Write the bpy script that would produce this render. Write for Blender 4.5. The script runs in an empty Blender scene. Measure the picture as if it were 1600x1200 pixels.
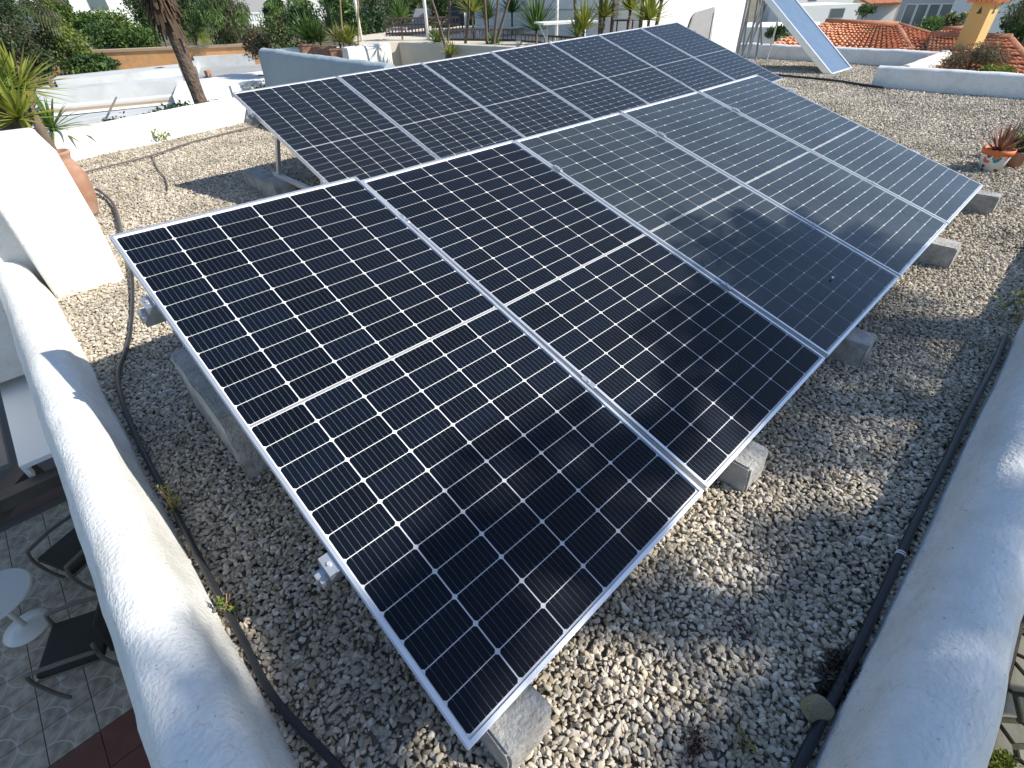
import bpy, bmesh, math, random
import numpy as np
from mathutils import Vector, Matrix, noise
R = math.radians
random.seed(7); rs = np.random.RandomState(11)
scene = bpy.context.scene
col = scene.collection

# ------------------------------------------------------------------ camera
CR = np.array([[0.71833803, -0.6951542, -0.02740645],
               [-0.44905759, -0.4332253, -0.78144938],
               [0.53135465, 0.57365188, -0.62336647]])
CAM = np.array([-0.15812924, -0.35817269, 1.54374062]); FOC = 781.28
cam = bpy.data.cameras.new('camera'); cam.lens = FOC / 1600 * 36; cam.sensor_width = 36
cam.clip_start = .05; cam.clip_end = 3000
co = bpy.data.objects.new('camera', cam); col.objects.link(co)
m = Matrix.Identity(4)
for i in range(3):
    m[i][0] = CR[0][i]; m[i][1] = -CR[1][i]; m[i][2] = -CR[2][i]; m[i][3] = CAM[i]
co.matrix_world = m; scene.camera = co

# ------------------------------------------------------------------ light
SUN = Vector((.73, -1.0, 1.0)).normalized()
elev = math.asin(SUN.z); azim = math.atan2(SUN.x, SUN.y)
w = bpy.data.worlds.new('World'); scene.world = w; w.use_nodes = True
nt = w.node_tree; bg = nt.nodes['Background']
sky = nt.nodes.new('ShaderNodeTexSky'); sky.sky_type = 'NISHITA'; sky.sun_disc = False
sky.sun_elevation = elev; sky.sun_rotation = azim; sky.air_density = 1.0; sky.dust_density = .5; sky.ozone_density = 2.6
nt.links.new(sky.outputs[0], bg.inputs[0]); bg.inputs[1].default_value = .13
sl = bpy.data.lights.new('sun', 'SUN'); sl.energy = 4.9; sl.angle = R(.53); sl.color = (1, .945, .85)
so = bpy.data.objects.new('sun', sl); col.objects.link(so)
so.rotation_euler = SUN.to_track_quat('Z', 'Y').to_euler()
vs = scene.view_settings; vs.view_transform = 'Standard'; vs.look = 'None'; vs.gamma = 1
vs.exposure = 0.42; vs.use_curve_mapping = False

# ------------------------------------------------------------------ helpers
def ray(px, py): return CR.T @ np.array([(px - 800) / FOC, (py - 600) / FOC, 1.])
def atz(px, py, z): v = ray(px, py); return CAM + v * (z - CAM[2]) / v[2]
def at(px, py, d): v = ray(px, py); return CAM + v / math.hypot(v[0], v[1]) * d

def tag(o, label=None, cat=None, group=None, kind=None):
    if label: o['label'] = label
    if cat: o['category'] = cat
    if group: o['group'] = group
    if kind: o['kind'] = kind
    return o
def empty(name, loc=(0, 0, 0), rz=0, label=None, cat=None, group=None):
    o = bpy.data.objects.new(name, None); o.empty_display_size = .1; o.location = loc
    o.rotation_euler = (0, 0, rz); col.objects.link(o); return tag(o, label, cat, group)
def link(name, me, parent=None, loc=None, rot=None):
    o = bpy.data.objects.new(name, me); col.objects.link(o)
    if parent: o.parent = parent
    if loc is not None: o.location = loc
    if rot is not None: o.rotation_euler = rot
    return o
class MB:
    def __init__(s): s.v = []; s.f = []; s.mi = []
    def add(s, vs_, fs, mi=0):
        n = len(s.v); s.v += [tuple(map(float, p)) for p in vs_]
        s.f += [tuple(i + n for i in f) for f in fs]; s.mi += [mi] * len(fs); return s
    def box(s, a, b, mi=0):
        (x0, y0, z0), (x1, y1, z1) = a, b
        return s.add([(x0, y0, z0), (x1, y0, z0), (x1, y1, z0), (x0, y1, z0), (x0, y0, z1), (x1, y0, z1), (x1, y1, z1), (x0, y1, z1)],
              [(0, 3, 2, 1), (4, 5, 6, 7), (0, 1, 5, 4), (1, 2, 6, 5), (2, 3, 7, 6), (3, 0, 4, 7)], mi)
    def prism(s, pts, z0, z1, mi=0):          # pts: xy list (or xyz with own top z)
        n = len(pts); a = sum(pts[i][0] * pts[(i + 1) % n][1] - pts[(i + 1) % n][0] * pts[i][1] for i in range(n))
        if a < 0: pts = pts[::-1]
        v = [(p[0], p[1], z0) for p in pts] + [(p[0], p[1], z1) for p in pts]
        return s.add(v, [tuple(range(n))[::-1], tuple(range(n, 2 * n))] + [(i, (i + 1) % n, n + (i + 1) % n, n + i) for i in range(n)], mi)
    def tube(s, pts, r, n=8, mi=0, cap=True):
        pts = [Vector(p) for p in pts]; rr = r if hasattr(r, '__len__') else [r] * len(pts)
        rings = []; up = Vector((0, 0, 1)); prev = None
        for i, p in enumerate(pts):
            d = (pts[min(i + 1, len(pts) - 1)] - pts[max(i - 1, 0)]).normalized()
            if prev is None:
                a = d.cross(up) if abs(d.z) < .95 else d.cross(Vector((1, 0, 0)))
                a.normalize()
            else: a = (prev - d * prev.dot(d)).normalized()
            prev = a; b = d.cross(a)
            rings.append([p + (a * math.cos(t) + b * math.sin(t)) * rr[i] for t in [2 * math.pi * k / n for k in range(n)]])
        v = [q for ring in rings for q in ring]; f = []
        for i in range(len(rings) - 1):
            for k in range(n):
                f.append((i * n + k, i * n + (k + 1) % n, (i + 1) * n + (k + 1) % n, (i + 1) * n + k))
        if cap: f.append(tuple(range(n))[::-1]); f.append(tuple((len(rings) - 1) * n + k for k in range(n)))
        return s.add(v, f, mi)
    def lathe(s, prof, n=20, c=(0, 0, 0), mi=0):
        v = []; f = []
        for r, z in prof:
            for k in range(n):
                t = 2 * math.pi * k / n; v.append((c[0] + r * math.cos(t), c[1] + r * math.sin(t), c[2] + z))
        for i in range(len(prof) - 1):
            for k in range(n): f.append((i * n + k, i * n + (k + 1) % n, (i + 1) * n + (k + 1) % n, (i + 1) * n + k))
        return s.add(v, f, mi)
    def mesh(s, name, mats, smooth=False, bevel=0):
        me = bpy.data.meshes.new(name); me.from_pydata(s.v, [], s.f)
        for mt in (mats if isinstance(mats, (list, tuple)) else [mats]): me.materials.append(mt)
        if len(me.materials) > 1: me.polygons.foreach_set('material_index', s.mi)
        if bevel:
            bm = bmesh.new(); bm.from_mesh(me)
            bmesh.ops.bevel(bm, geom=[e for e in bm.edges], offset=bevel, segments=2, affect='EDGES', profile=.6)
            bm.to_mesh(me); bm.free()
        if smooth: me.polygons.foreach_set('use_smooth', [True] * len(me.polygons))
        me.update(); return me
    def build(s, name, mats, parent=None, smooth=False, bevel=0, loc=None, rot=None):
        return link(name, s.mesh(name, mats, smooth, bevel), parent, loc, rot)
def npmesh(name, verts, faces, mats, mi=None, smooth=False):
    me = bpy.data.meshes.new(name); nv = len(verts); nf, k = faces.shape
    me.vertices.add(nv); me.vertices.foreach_set('co', np.asarray(verts, np.float32).ravel())
    me.loops.add(nf * k); me.loops.foreach_set('vertex_index', faces.astype(np.int32).ravel())
    me.polygons.add(nf); me.polygons.foreach_set('loop_start', np.arange(0, nf * k, k, dtype=np.int32))
    for mt in (mats if isinstance(mats, (list, tuple)) else [mats]): me.materials.append(mt)
    if mi is not None: me.polygons.foreach_set('material_index', mi.astype(np.int32))
    if smooth: me.polygons.foreach_set('use_smooth', np.ones(nf, bool))
    me.update(calc_edges=True); return me

# ------------------------------------------------------------------ materials
def mat(name, c, rough=.7, metal=0, spec=.5, var=0, vscale=5, bump=0, bscale=60, c2=None, c2scale=3, c2amt=.5, transl=0, rnd=0, bdist=.02):
    mt = bpy.data.materials.new(name); mt.use_nodes = True; n = mt.node_tree; N = n.nodes; L = n.links
    p = N['Principled BSDF']; p.inputs['Base Color'].default_value = (*c, 1); p.inputs['Roughness'].default_value = rough
    p.inputs['Metallic'].default_value = metal; p.inputs['Specular IOR Level'].default_value = spec
    tc = N.new('ShaderNodeTexCoord'); src = None
    if c2 is not None or var or rnd:
        rgb = N.new('ShaderNodeRGB'); rgb.outputs[0].default_value = (*c, 1); src = rgb.outputs[0]
    if c2 is not None:
        nz = N.new('ShaderNodeTexNoise'); nz.inputs['Scale'].default_value = c2scale; nz.inputs['Detail'].default_value = 8
        nz.inputs['Roughness'].default_value = .65; L.new(tc.outputs['Object'], nz.inputs['Vector'])
        rp = N.new('ShaderNodeValToRGB'); rp.color_ramp.elements[0].position = .62 - .3 * c2amt; rp.color_ramp.elements[1].position = .78 - .1 * c2amt
        L.new(nz.outputs[0], rp.inputs[0]); mx = N.new('ShaderNodeMixRGB'); L.new(rp.outputs[0], mx.inputs[0]); L.new(src, mx.inputs[1])
        mx.inputs[2].default_value = (*c2, 1); src = mx.outputs[0]
    if var:
        nz = N.new('ShaderNodeTexNoise'); nz.inputs['Scale'].default_value = vscale; nz.inputs['Detail'].default_value = 6
        L.new(tc.outputs['Object'], nz.inputs['Vector'])
        mr = N.new('ShaderNodeMapRange'); mr.inputs[1].default_value = .25; mr.inputs[2].default_value = .75
        mr.inputs[3].default_value = 1 - var; mr.inputs[4].default_value = 1 + var; L.new(nz.outputs[0], mr.inputs[0])
        hs = N.new('ShaderNodeHueSaturation'); L.new(mr.outputs[0], hs.inputs['Value']); L.new(src, hs.inputs['Color']); src = hs.outputs[0]
    if rnd:
        oi = N.new('ShaderNodeObjectInfo'); mr = N.new('ShaderNodeMapRange'); mr.inputs[3].default_value = 1 - rnd; mr.inputs[4].default_value = 1 + rnd
        L.new(oi.outputs['Random'], mr.inputs[0]); hs = N.new('ShaderNodeHueSaturation'); L.new(mr.outputs[0], hs.inputs['Value'])
        L.new(src, hs.inputs['Color']); src = hs.outputs[0]
    if src: L.new(src, p.inputs['Base Color'])
    if bump:
        nz = N.new('ShaderNodeTexNoise'); nz.inputs['Scale'].default_value = bscale; nz.inputs['Detail'].default_value = 5
        L.new(tc.outputs['Object'], nz.inputs['Vector']); b = N.new('ShaderNodeBump'); b.inputs['Strength'].default_value = bump
        b.inputs['Distance'].default_value = bdist; L.new(nz.outputs[0], b.inputs['Height']); L.new(b.outputs[0], p.inputs['Normal'])
    if transl:
        tr = N.new('ShaderNodeBsdfTranslucent'); ms = N.new('ShaderNodeMixShader'); ms.inputs[0].default_value = transl
        if src: L.new(src, tr.inputs[0])
        else: tr.inputs[0].default_value = (*c, 1)
        L.new(p.outputs[0], ms.inputs[1]); L.new(tr.outputs[0], ms.inputs[2]); L.new(ms.outputs[0], N['Material Output'].inputs[0])
    return mt
M = {}
M['stucco'] = mat('stucco', (.78, .78, .75), .85, spec=.2, var=.07, vscale=22, bump=.5, bscale=75, c2=(.64, .63, .58), c2scale=5.5, c2amt=.4, bdist=.012)
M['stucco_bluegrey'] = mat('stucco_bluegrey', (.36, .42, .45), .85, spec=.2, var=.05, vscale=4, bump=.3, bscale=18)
M['stucco_smooth'] = mat('stucco_smooth', (.78, .77, .73), .85, spec=.2, var=.06, vscale=4, bump=.5, bscale=30, bdist=.015, c2=(.66, .64, .58), c2scale=3, c2amt=.35)
M['stucco_beige'] = mat('stucco_beige', (.62, .56, .46), .9, spec=.2, var=.06, vscale=3, bump=.2, bscale=20)
M['roofwhite'] = mat('roofwhite', (.55, .57, .57), .8, var=.1, vscale=1.5, c2=(.4, .4, .39), c2scale=.8)
M['roofgrey'] = mat('roofgrey', (.34, .35, .36), .85, var=.12, vscale=1.5)
M['housewhite'] = mat('housewhite', (.78, .78, .76), .85, var=.03)
M['housegrey'] = mat('housegrey', (.42, .42, .42), .85, var=.05)
M['orange'] = mat('orange_wall', (.68, .36, .15), .85, var=.12, vscale=1.2, c2=(.4, .27, .17), c2scale=2)
M['alu'] = mat('aluminium', (.78, .8, .82), .38, metal=.75, var=.04)
M['alu_dull'] = mat('aluminium_dull', (.6, .6, .6), .5, metal=.6)
M['steel'] = mat('galvanised', (.55, .57, .6), .4, metal=.8, var=.15, vscale=30)
M['conc'] = mat('concrete', (.4, .39, .365), .9, var=.2, vscale=18, bump=.9, bscale=70, c2=(.24, .225, .2), c2scale=11, c2amt=.6, bdist=.012)
M['terracotta'] = mat('terracotta', (.36, .19, .12), .8, var=.15, vscale=6, c2=(.5, .36, .28), c2scale=5, bump=.15)
M['pot_orange'] = mat('pot_orange', (.7, .16, .04), .6, var=.05)
M['hose'] = mat('hose_black', (.02, .022, .025), .45, var=.2)
M['pipe'] = mat('pipe_black', (.012, .016, .022), .35, var=.2)
M['cable'] = mat('cable_brown', (.11, .1, .09), .6)
M['wood_dark'] = mat('wood_dark', (.06, .05, .04), .7, var=.35, vscale=8)
M['wood_grey'] = mat('wood_grey', (.2, .18, .16), .8, var=.2, vscale=6)
M['seat'] = mat('seat_black', (.03, .025, .018), .75, var=.2, bump=.4, bscale=200)
M['armwood'] = mat('chair_frame', (.16, .14, .11), .5, var=.1)
M['tablewhite'] = mat('table_white', (.75, .72, .66), .35)
M['rail'] = mat('railing_brown', (.13, .09, .075), .6)
M['white'] = mat('white_paint', (.8, .8, .78), .5)
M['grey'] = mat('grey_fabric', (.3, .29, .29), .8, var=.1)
M['shade_dark'] = mat('dark_cushion', (.05, .045, .05), .8)
M['tile'] = mat('roof_tile', (.64, .25, .11), .75, var=.25, vscale=4, rnd=.0, c2=(.7, .43, .27), c2scale=3)
M['tile_ridge'] = mat('ridge_tile', (.4, .17, .09), .8, var=.2, vscale=5)
M['mortar'] = mat('mortar_tan', (.45, .33, .22), .9)
M['yellow'] = mat('chimney_yellow', (.6, .43, .16), .8, var=.06, vscale=3)
M['window'] = mat('window_glass', (.1, .14, .15), .12, spec=.8)
M['shutter'] = mat('shutter_grey', (.22, .22, .22), .6)
M['bark'] = mat('bark', (.14, .105, .08), .9, var=.3, vscale=12, bump=.6, bscale=30)
M['bark_palm'] = mat('palm_bark', (.13, .095, .07), .95, var=.4, vscale=10, bump=1, bscale=18, bdist=.05)
M['cane'] = mat('cane', (.3, .22, .1), .7, var=.2)
M['dry'] = mat('dry_frond', (.085, .055, .035), .9, var=.3, transl=.15)
M['soil'] = mat('soil', (.035, .028, .02), 1, var=.4, vscale=20, bump=.8, bscale=60)
def leaf(name, c, v=.35, t=.3): M[name] = mat(name, c, .5, spec=.4, var=v, vscale=2.3, transl=t)
leaf('leaf_green', (.08, .145, .032)); leaf('leaf_dark', (.036, .075, .025)); leaf('leaf_yellow', (.19, .23, .045))
leaf('leaf_bright', (.26, .29, .05)); leaf('leaf_olive', (.1, .11, .06)); leaf('leaf_mid', (.11, .19, .042)); leaf('leaf_pale', (.32, .33, .12))
leaf('twig_dry', (.17, .12, .07)); leaf('leaf_red', (.2, .06, .05)); leaf('leaf_weed', (.3, .32, .05)); leaf('leaf_blue', (.06, .11, .07))

def weather(mt):
    N = mt.node_tree.nodes; L = mt.node_tree.links; p = N['Principled BSDF']; src = p.inputs['Base Color'].links[0].from_socket
    g = N.new('ShaderNodeNewGeometry'); nz = N.new('ShaderNodeTexNoise'); nz.inputs['Scale'].default_value = 70; nz.inputs['Detail'].default_value = 2
    L.new(g.outputs['Position'], nz.inputs['Vector']); r1 = N.new('ShaderNodeMapRange'); r1.inputs[1].default_value = .68; r1.inputs[2].default_value = .74; r1.inputs[4].default_value = .7
    L.new(nz.outputs[0], r1.inputs[0]); mx = N.new('ShaderNodeMixRGB'); L.new(r1.outputs[0], mx.inputs[0]); L.new(src, mx.inputs[1]); mx.inputs[2].default_value = (.3, .29, .27, 1)
    n2 = N.new('ShaderNodeTexNoise'); n2.inputs['Scale'].default_value = 5; n2.inputs['Detail'].default_value = 5; L.new(g.outputs['Position'], n2.inputs['Vector'])
    va = N.new('ShaderNodeVectorMath'); va.operation = 'MULTIPLY_ADD'; L.new(n2.outputs['Color'], va.inputs[0]); va.inputs[1].default_value = (.35, .35, .35); L.new(g.outputs['Position'], va.inputs[2])
    vo = N.new('ShaderNodeTexVoronoi'); vo.feature = 'DISTANCE_TO_EDGE'; vo.inputs['Scale'].default_value = 1.6; L.new(va.outputs[0], vo.inputs['Vector'])
    r2 = N.new('ShaderNodeMapRange'); r2.inputs[1].default_value = .0; r2.inputs[2].default_value = .006; r2.inputs[3].default_value = .2; r2.inputs[4].default_value = 0; L.new(vo.outputs['Distance'], r2.inputs[0])
    m2 = N.new('ShaderNodeMixRGB'); L.new(r2.outputs[0], m2.inputs[0]); L.new(mx.outputs[0], m2.inputs[1]); m2.inputs[2].default_value = (.3, .28, .25, 1)
    n3 = N.new('ShaderNodeTexNoise'); n3.inputs['Scale'].default_value = 2.4; n3.inputs['Detail'].default_value = 9; n3.inputs['Roughness'].default_value = .7; L.new(g.outputs['Position'], n3.inputs['Vector'])
    r3 = N.new('ShaderNodeMapRange'); r3.inputs[1].default_value = .52; r3.inputs[2].default_value = .72; r3.inputs[4].default_value = .5; L.new(n3.outputs[0], r3.inputs[0])
    m3 = N.new('ShaderNodeMixRGB'); L.new(r3.outputs[0], m3.inputs[0]); L.new(m2.outputs[0], m3.inputs[1]); m3.inputs[2].default_value = (.52, .5, .44, 1)
    L.new(m3.outputs[0], p.inputs['Base Color'])
weather(M['stucco']); weather(M['stucco_smooth'])
# solar cell: dark silicon with thin busbars and solder pads
def cell_material(name, base, rough, var=.25):
    mt = bpy.data.materials.new(name); mt.use_nodes = True; N = mt.node_tree.nodes; L = mt.node_tree.links; p = N['Principled BSDF']
    tc = N.new('ShaderNodeTexCoord'); sx = N.new('ShaderNodeSeparateXYZ'); L.new(tc.outputs['Object'], sx.inputs[0])
    def mth(op, a, b=None):
        k = N.new('ShaderNodeMath'); k.operation = op
        for i, q in enumerate((a, b)):
            if q is None: continue
            if isinstance(q, (int, float)): k.inputs[i].default_value = q
            else: L.new(q, k.inputs[i])
        return k.outputs[0]
    fx = mth('MULTIPLY', sx.outputs[0], 9 / .166); fx = mth('ADD', fx, 9.0); fr = mth('FRACT', fx)
    d = mth('ABSOLUTE', mth('SUBTRACT', fr, .5))
    ay = mth('ABSOLUTE', sx.outputs[1]); pad = mth('GREATER_THAN', ay, .0365)
    wid = mth('ADD', mth('MULTIPLY', pad, .03), .017)
    bus = mth('LESS_THAN', d, wid)
    oi = N.new('ShaderNodeObjectInfo'); mr = N.new('ShaderNodeMapRange'); mr.inputs[3].default_value = 1 - var; mr.inputs[4].default_value = 1 + var
    L.new(oi.outputs['Random'], mr.inputs[0]); hs = N.new('ShaderNodeHueSaturation'); hs.inputs['Color'].default_value = (*base, 1); L.new(mr.outputs[0], hs.inputs['Value'])
    mx = N.new('ShaderNodeMixRGB'); L.new(bus, mx.inputs[0]); L.new(hs.outputs[0], mx.inputs[1]); mx.inputs[2].default_value = (.2, .215, .235, 1)
    L.new(mx.outputs[0], p.inputs['Base Color']); p.inputs['Roughness'].default_value = rough; p.inputs['Specular IOR Level'].default_value = .08
    return mt
M['cell'] = cell_material('solar_cell', (.0024, .0055, .0135), .5, .3)
M['ribbon'] = mat('ribbon_grey', (.3, .31, .33), .6)
M['backsheet'] = mat('backsheet_white', (.86, .88, .9), .6)
def glass_material(name, dust, rough, ior):
    mt = bpy.data.materials.new(name); mt.use_nodes = True; N = mt.node_tree.nodes; L = mt.node_tree.links; N.remove(N['Principled BSDF'])
    tr = N.new('ShaderNodeBsdfTransparent'); gl = N.new('ShaderNodeBsdfGlossy'); gl.inputs['Roughness'].default_value = rough
    fr = N.new('ShaderNodeFresnel'); fr.inputs['IOR'].default_value = ior
    ms = N.new('ShaderNodeMixShader'); L.new(fr.outputs[0], ms.inputs[0]); L.new(tr.outputs[0], ms.inputs[1]); L.new(gl.outputs[0], ms.inputs[2])
    df = N.new('ShaderNodeBsdfDiffuse'); df.inputs[0].default_value = (.47, .58, .63, 1)
    tc = N.new('ShaderNodeTexCoord'); nz = N.new('ShaderNodeTexNoise'); nz.inputs['Scale'].default_value = 420; nz.inputs['Detail'].default_value = 2
    nz2 = N.new('ShaderNodeTexNoise'); nz2.inputs['Scale'].default_value = 2.2; nz2.inputs['Detail'].default_value = 5
    L.new(tc.outputs['Object'], nz.inputs['Vector']); L.new(tc.outputs['Object'], nz2.inputs['Vector'])
    mr = N.new('ShaderNodeMapRange'); mr.inputs[1].default_value = .45; mr.inputs[2].default_value = .75; mr.inputs[3].default_value = dust * .6; mr.inputs[4].default_value = dust * 2.2
    L.new(nz.outputs[0], mr.inputs[0])
    mr2 = N.new('ShaderNodeMapRange'); mr2.inputs[1].default_value = .3; mr2.inputs[2].default_value = .7; mr2.inputs[3].default_value = .6; mr2.inputs[4].default_value = 1.3
    L.new(nz2.outputs[0], mr2.inputs[0]); mu = N.new('ShaderNodeMath'); mu.operation = 'MULTIPLY'; L.new(mr.outputs[0], mu.inputs[0]); L.new(mr2.outputs[0], mu.inputs[1])
    m2 = N.new('ShaderNodeMixShader'); L.new(mu.outputs[0], m2.inputs[0]); L.new(ms.outputs[0], m2.inputs[1]); L.new(df.outputs[0], m2.inputs[2])
    L.new(m2.outputs[0], N['Material Output'].inputs[0]); return mt
M['glass_clean'] = glass_material('panel_glass_clean', .0018, .05, 1.25)
M['glass_dusty'] = glass_material('panel_glass_dusty', .06, .09, 1.36)
M['glass_back'] = glass_material('panel_glass_back', .012, .1, 1.38)

# pebble material: each stone its own tone
def pebble_material():
    mt = bpy.data.materials.new('pebble'); mt.use_nodes = True; N = mt.node_tree.nodes; L = mt.node_tree.links; p = N['Principled BSDF']
    oi = N.new('ShaderNodeObjectInfo'); rp = N.new('ShaderNodeValToRGB'); e = rp.color_ramp.elements
    e[0].position = 0; e[0].color = (.27, .225, .165, 1); e[1].position = 1; e[1].color = (.74, .69, .59, 1)
    for pos, c in ((.25, (.46, .4, .305)), (.5, (.56, .49, .375)), (.7, (.42, .385, .34)), (.88, (.62, .55, .44))):
        q = e.new(pos); q.color = (*c, 1)
    L.new(oi.outputs['Random'], rp.inputs[0])
    tc = N.new('ShaderNodeNewGeometry'); nz = N.new('ShaderNodeTexNoise'); nz.inputs['Scale'].default_value = 1.6; nz.inputs['Detail'].default_value = 6
    L.new(tc.outputs['Position'], nz.inputs['Vector']); mr = N.new('ShaderNodeMapRange'); mr.inputs[1].default_value = .3; mr.inputs[2].default_value = .7
    mr.inputs[3].default_value = .74; mr.inputs[4].default_value = 1.16; L.new(nz.outputs[0], mr.inputs[0])
    hs = N.new('ShaderNodeHueSaturation'); L.new(rp.outputs[0], hs.inputs['Color']); L.new(mr.outputs[0], hs.inputs['Value'])
    L.new(hs.outputs[0], p.inputs['Base Color']); p.inputs['Roughness'].default_value = .8; p.inputs['Specular IOR Level'].default_value = .3
    return mt
M['pebble'] = pebble_material()
M['gravelbed'] = mat('gravel_bed', (.2, .17, .13), 1, var=.4, vscale=40, bump=1, bscale=80)

# ------------------------------------------------------------------ ground and roof structure
MB().add([(-900, -900, -3.4), (1200, -900, -3.4), (1200, 1500, -3.4), (-900, 1500, -3.4)], [(0, 1, 2, 3)]).build('ground', mat('ground', (.16, .15, .1), 1, var=.3, vscale=.2))
tag(bpy.data.objects['ground'], kind='structure')
b = MB(); b.prism([(-.36, -.62), (13.95, -.62), (13.95, 6.0), (15, 6.0), (15, 6.9), (8.6, 6.9), (8.6, 6.1), (3.34, 6.1), (3.34, 8.95), (-.36, 7.95)], -.3, 0)
tag(b.build('roof_slab', M['gravelbed']), kind='structure')
b = MB(); b.prism([(-.46, -.72), (13.9, -.72), (13.9, 6.2), (3.44, 6.2), (3.44, 9.0), (-.46, 7.95)], -3.39, -.302)
tag(b.build('house_wall', M['stucco']), kind='structure')

# gravel: real stones, instanced
def pebbles():
    hid = bpy.data.collections.new('pebble_shapes')
    prng = random.Random(3)
    for k in range(9):
        bm = bmesh.new(); bmesh.ops.create_icosphere(bm, subdivisions=2, radius=1)
        planes = [(Vector([prng.gauss(0, 1) for _ in range(3)]).normalized(), prng.uniform(.42, .8)) for _ in range(11)]
        for v in bm.verts:
            for n_, d_ in planes:
                q = v.co.dot(n_)
                if q > d_: v.co -= n_ * (q - d_) * 1.0
            v.co.x *= 1.0; v.co.y *= .72; v.co.z *= .5
            v.co += Vector([prng.uniform(-.02, .02) for _ in range(3)])
        me = bpy.data.meshes.new('pebble_shape'); bm.to_mesh(me); bm.free(); me.materials.append(M['pebble'])
        o = bpy.data.objects.new('pebble_shape', me); hid.objects.link(o)
    pts = []
    def layer(x0, x1, y0, y1, s, z, amp=.5, keep=1):
        nx = int((x1 - x0) / s); ny = int((y1 - y0) / (s * .866))
        X, Y = np.meshgrid(np.arange(nx), np.arange(ny)); X = X + .5 * (Y % 2)
        P = np.stack([x0 + X.ravel() * s, y0 + Y.ravel() * s * .866], 1) + rs.uniform(-amp, amp, (nx * ny, 2)) * s
        P = P[rs.rand(len(P)) < keep]
        return np.c_[P, np.full(len(P), z) + rs.uniform(-.004, .006, len(P))]
    A = [layer(-.33, 4.6, -.6, 3.9, .0158, .006), layer(-.33, 4.6, -.6, 3.9, .0205, .013, .6),
         layer(-.33, 4.6, 3.9, 8.9, .0195, .006), layer(4.6, 8, -.6, 6.1, .0195, .006), layer(8, 15, -.6, 6.8, .026, .006),
         layer(-.33, 4.6, 3.9, 8.9, .04, .014), layer(4.6, 15, -.6, 6.8, .04, .014)]
    P = np.concatenate(A); x, y = P[:, 0], P[:, 1]
    ok = ~((x > 3.3) & (x < 8.6) & (y > 6.0)) & ~((x > 13.95) & (y < 6.0)) & ~((x < .1) & (y > 3.86) & (y < 4.75)) & ~((y > 7.98 + .27 * x))
    ok &= ~((x > 11.2) & (y < 2.1))
    ok &= ~((x > .3) & (x < 4.8) & (y > .5) & (y < 2.0) & (rs.rand(len(x)) < .6))       # thinner where the panels hide the roof
    ok &= (rs.rand(len(x)) < np.where((np.hypot(x - .88, y + .62) < .13), .3, 1))         # bare drain corner
    P = P[ok]; P[:, 2] += .012 * np.array([noise.noise(Vector((a * 1.7, b_ * 1.7, 0))) for a, b_ in P[:, :2]])
    n = len(P); me = bpy.data.meshes.new('roof_gravel'); me.vertices.add(n); me.vertices.foreach_set('co', P.astype(np.float32).ravel())
    rot = np.stack([rs.normal(0, .45, n), rs.normal(0, .45, n), rs.uniform(0, 6.283, n)], 1).astype(np.float32)
    sc = (rs.lognormal(-.02, .24, n) * .0117).clip(.0062, .021) * np.where((x[ok] > 8), 1.5, np.where((x[ok] > 4.6) | (y[ok] > 3.9), 1.2, 1.0))
    a = me.attributes.new('rot', 'FLOAT_VECTOR', 'POINT'); a.data.foreach_set('vector', rot.ravel())
    a = me.attributes.new('scl', 'FLOAT', 'POINT'); a.data.foreach_set('value', sc.astype(np.float32))
    o = link('gravel', me); tag(o, 'pale grey and beige stone chippings covering the flat roof', 'gravel', kind='stuff')
    g = bpy.data.node_groups.new('scatter', 'GeometryNodeTree'); N = g.nodes; L = g.links
    g.interface.new_socket('Geometry', in_out='INPUT', socket_type='NodeSocketGeometry')
    g.interface.new_socket('Geometry', in_out='OUTPUT', socket_type='NodeSocketGeometry')
    gi = N.new('NodeGroupInput'); go = N.new('NodeGroupOutput'); mp = N.new('GeometryNodeMeshToPoints'); ip = N.new('GeometryNodeInstanceOnPoints')
    ci = N.new('GeometryNodeCollectionInfo'); ci.inputs[0].default_value = hid; ci.inputs['Separate Children'].default_value = True; ci.inputs['Reset Children'].default_value = True
    L.new(gi.outputs[0], mp.inputs[0]); L.new(mp.outputs[0], ip.inputs['Points']); L.new(ci.outputs[0], ip.inputs['Instance']); ip.inputs['Pick Instance'].default_value = True
    ar = N.new('GeometryNodeInputNamedAttribute'); ar.data_type = 'FLOAT_VECTOR'; ar.inputs[0].default_value = 'rot'
    asx = N.new('GeometryNodeInputNamedAttribute'); asx.data_type = 'FLOAT'; asx.inputs[0].default_value = 'scl'
    e2r = N.new('FunctionNodeEulerToRotation'); L.new(ar.outputs[0], e2r.inputs[0]); L.new(e2r.outputs[0], ip.inputs['Rotation'])
    L.new(asx.outputs[0], ip.inputs['Scale']); L.new(ip.outputs[0], go.inputs[0])
    md = o.modifiers.new('scatter', 'NODES'); md.node_group = g
    print('pebbles', n)
pebbles()

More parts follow.
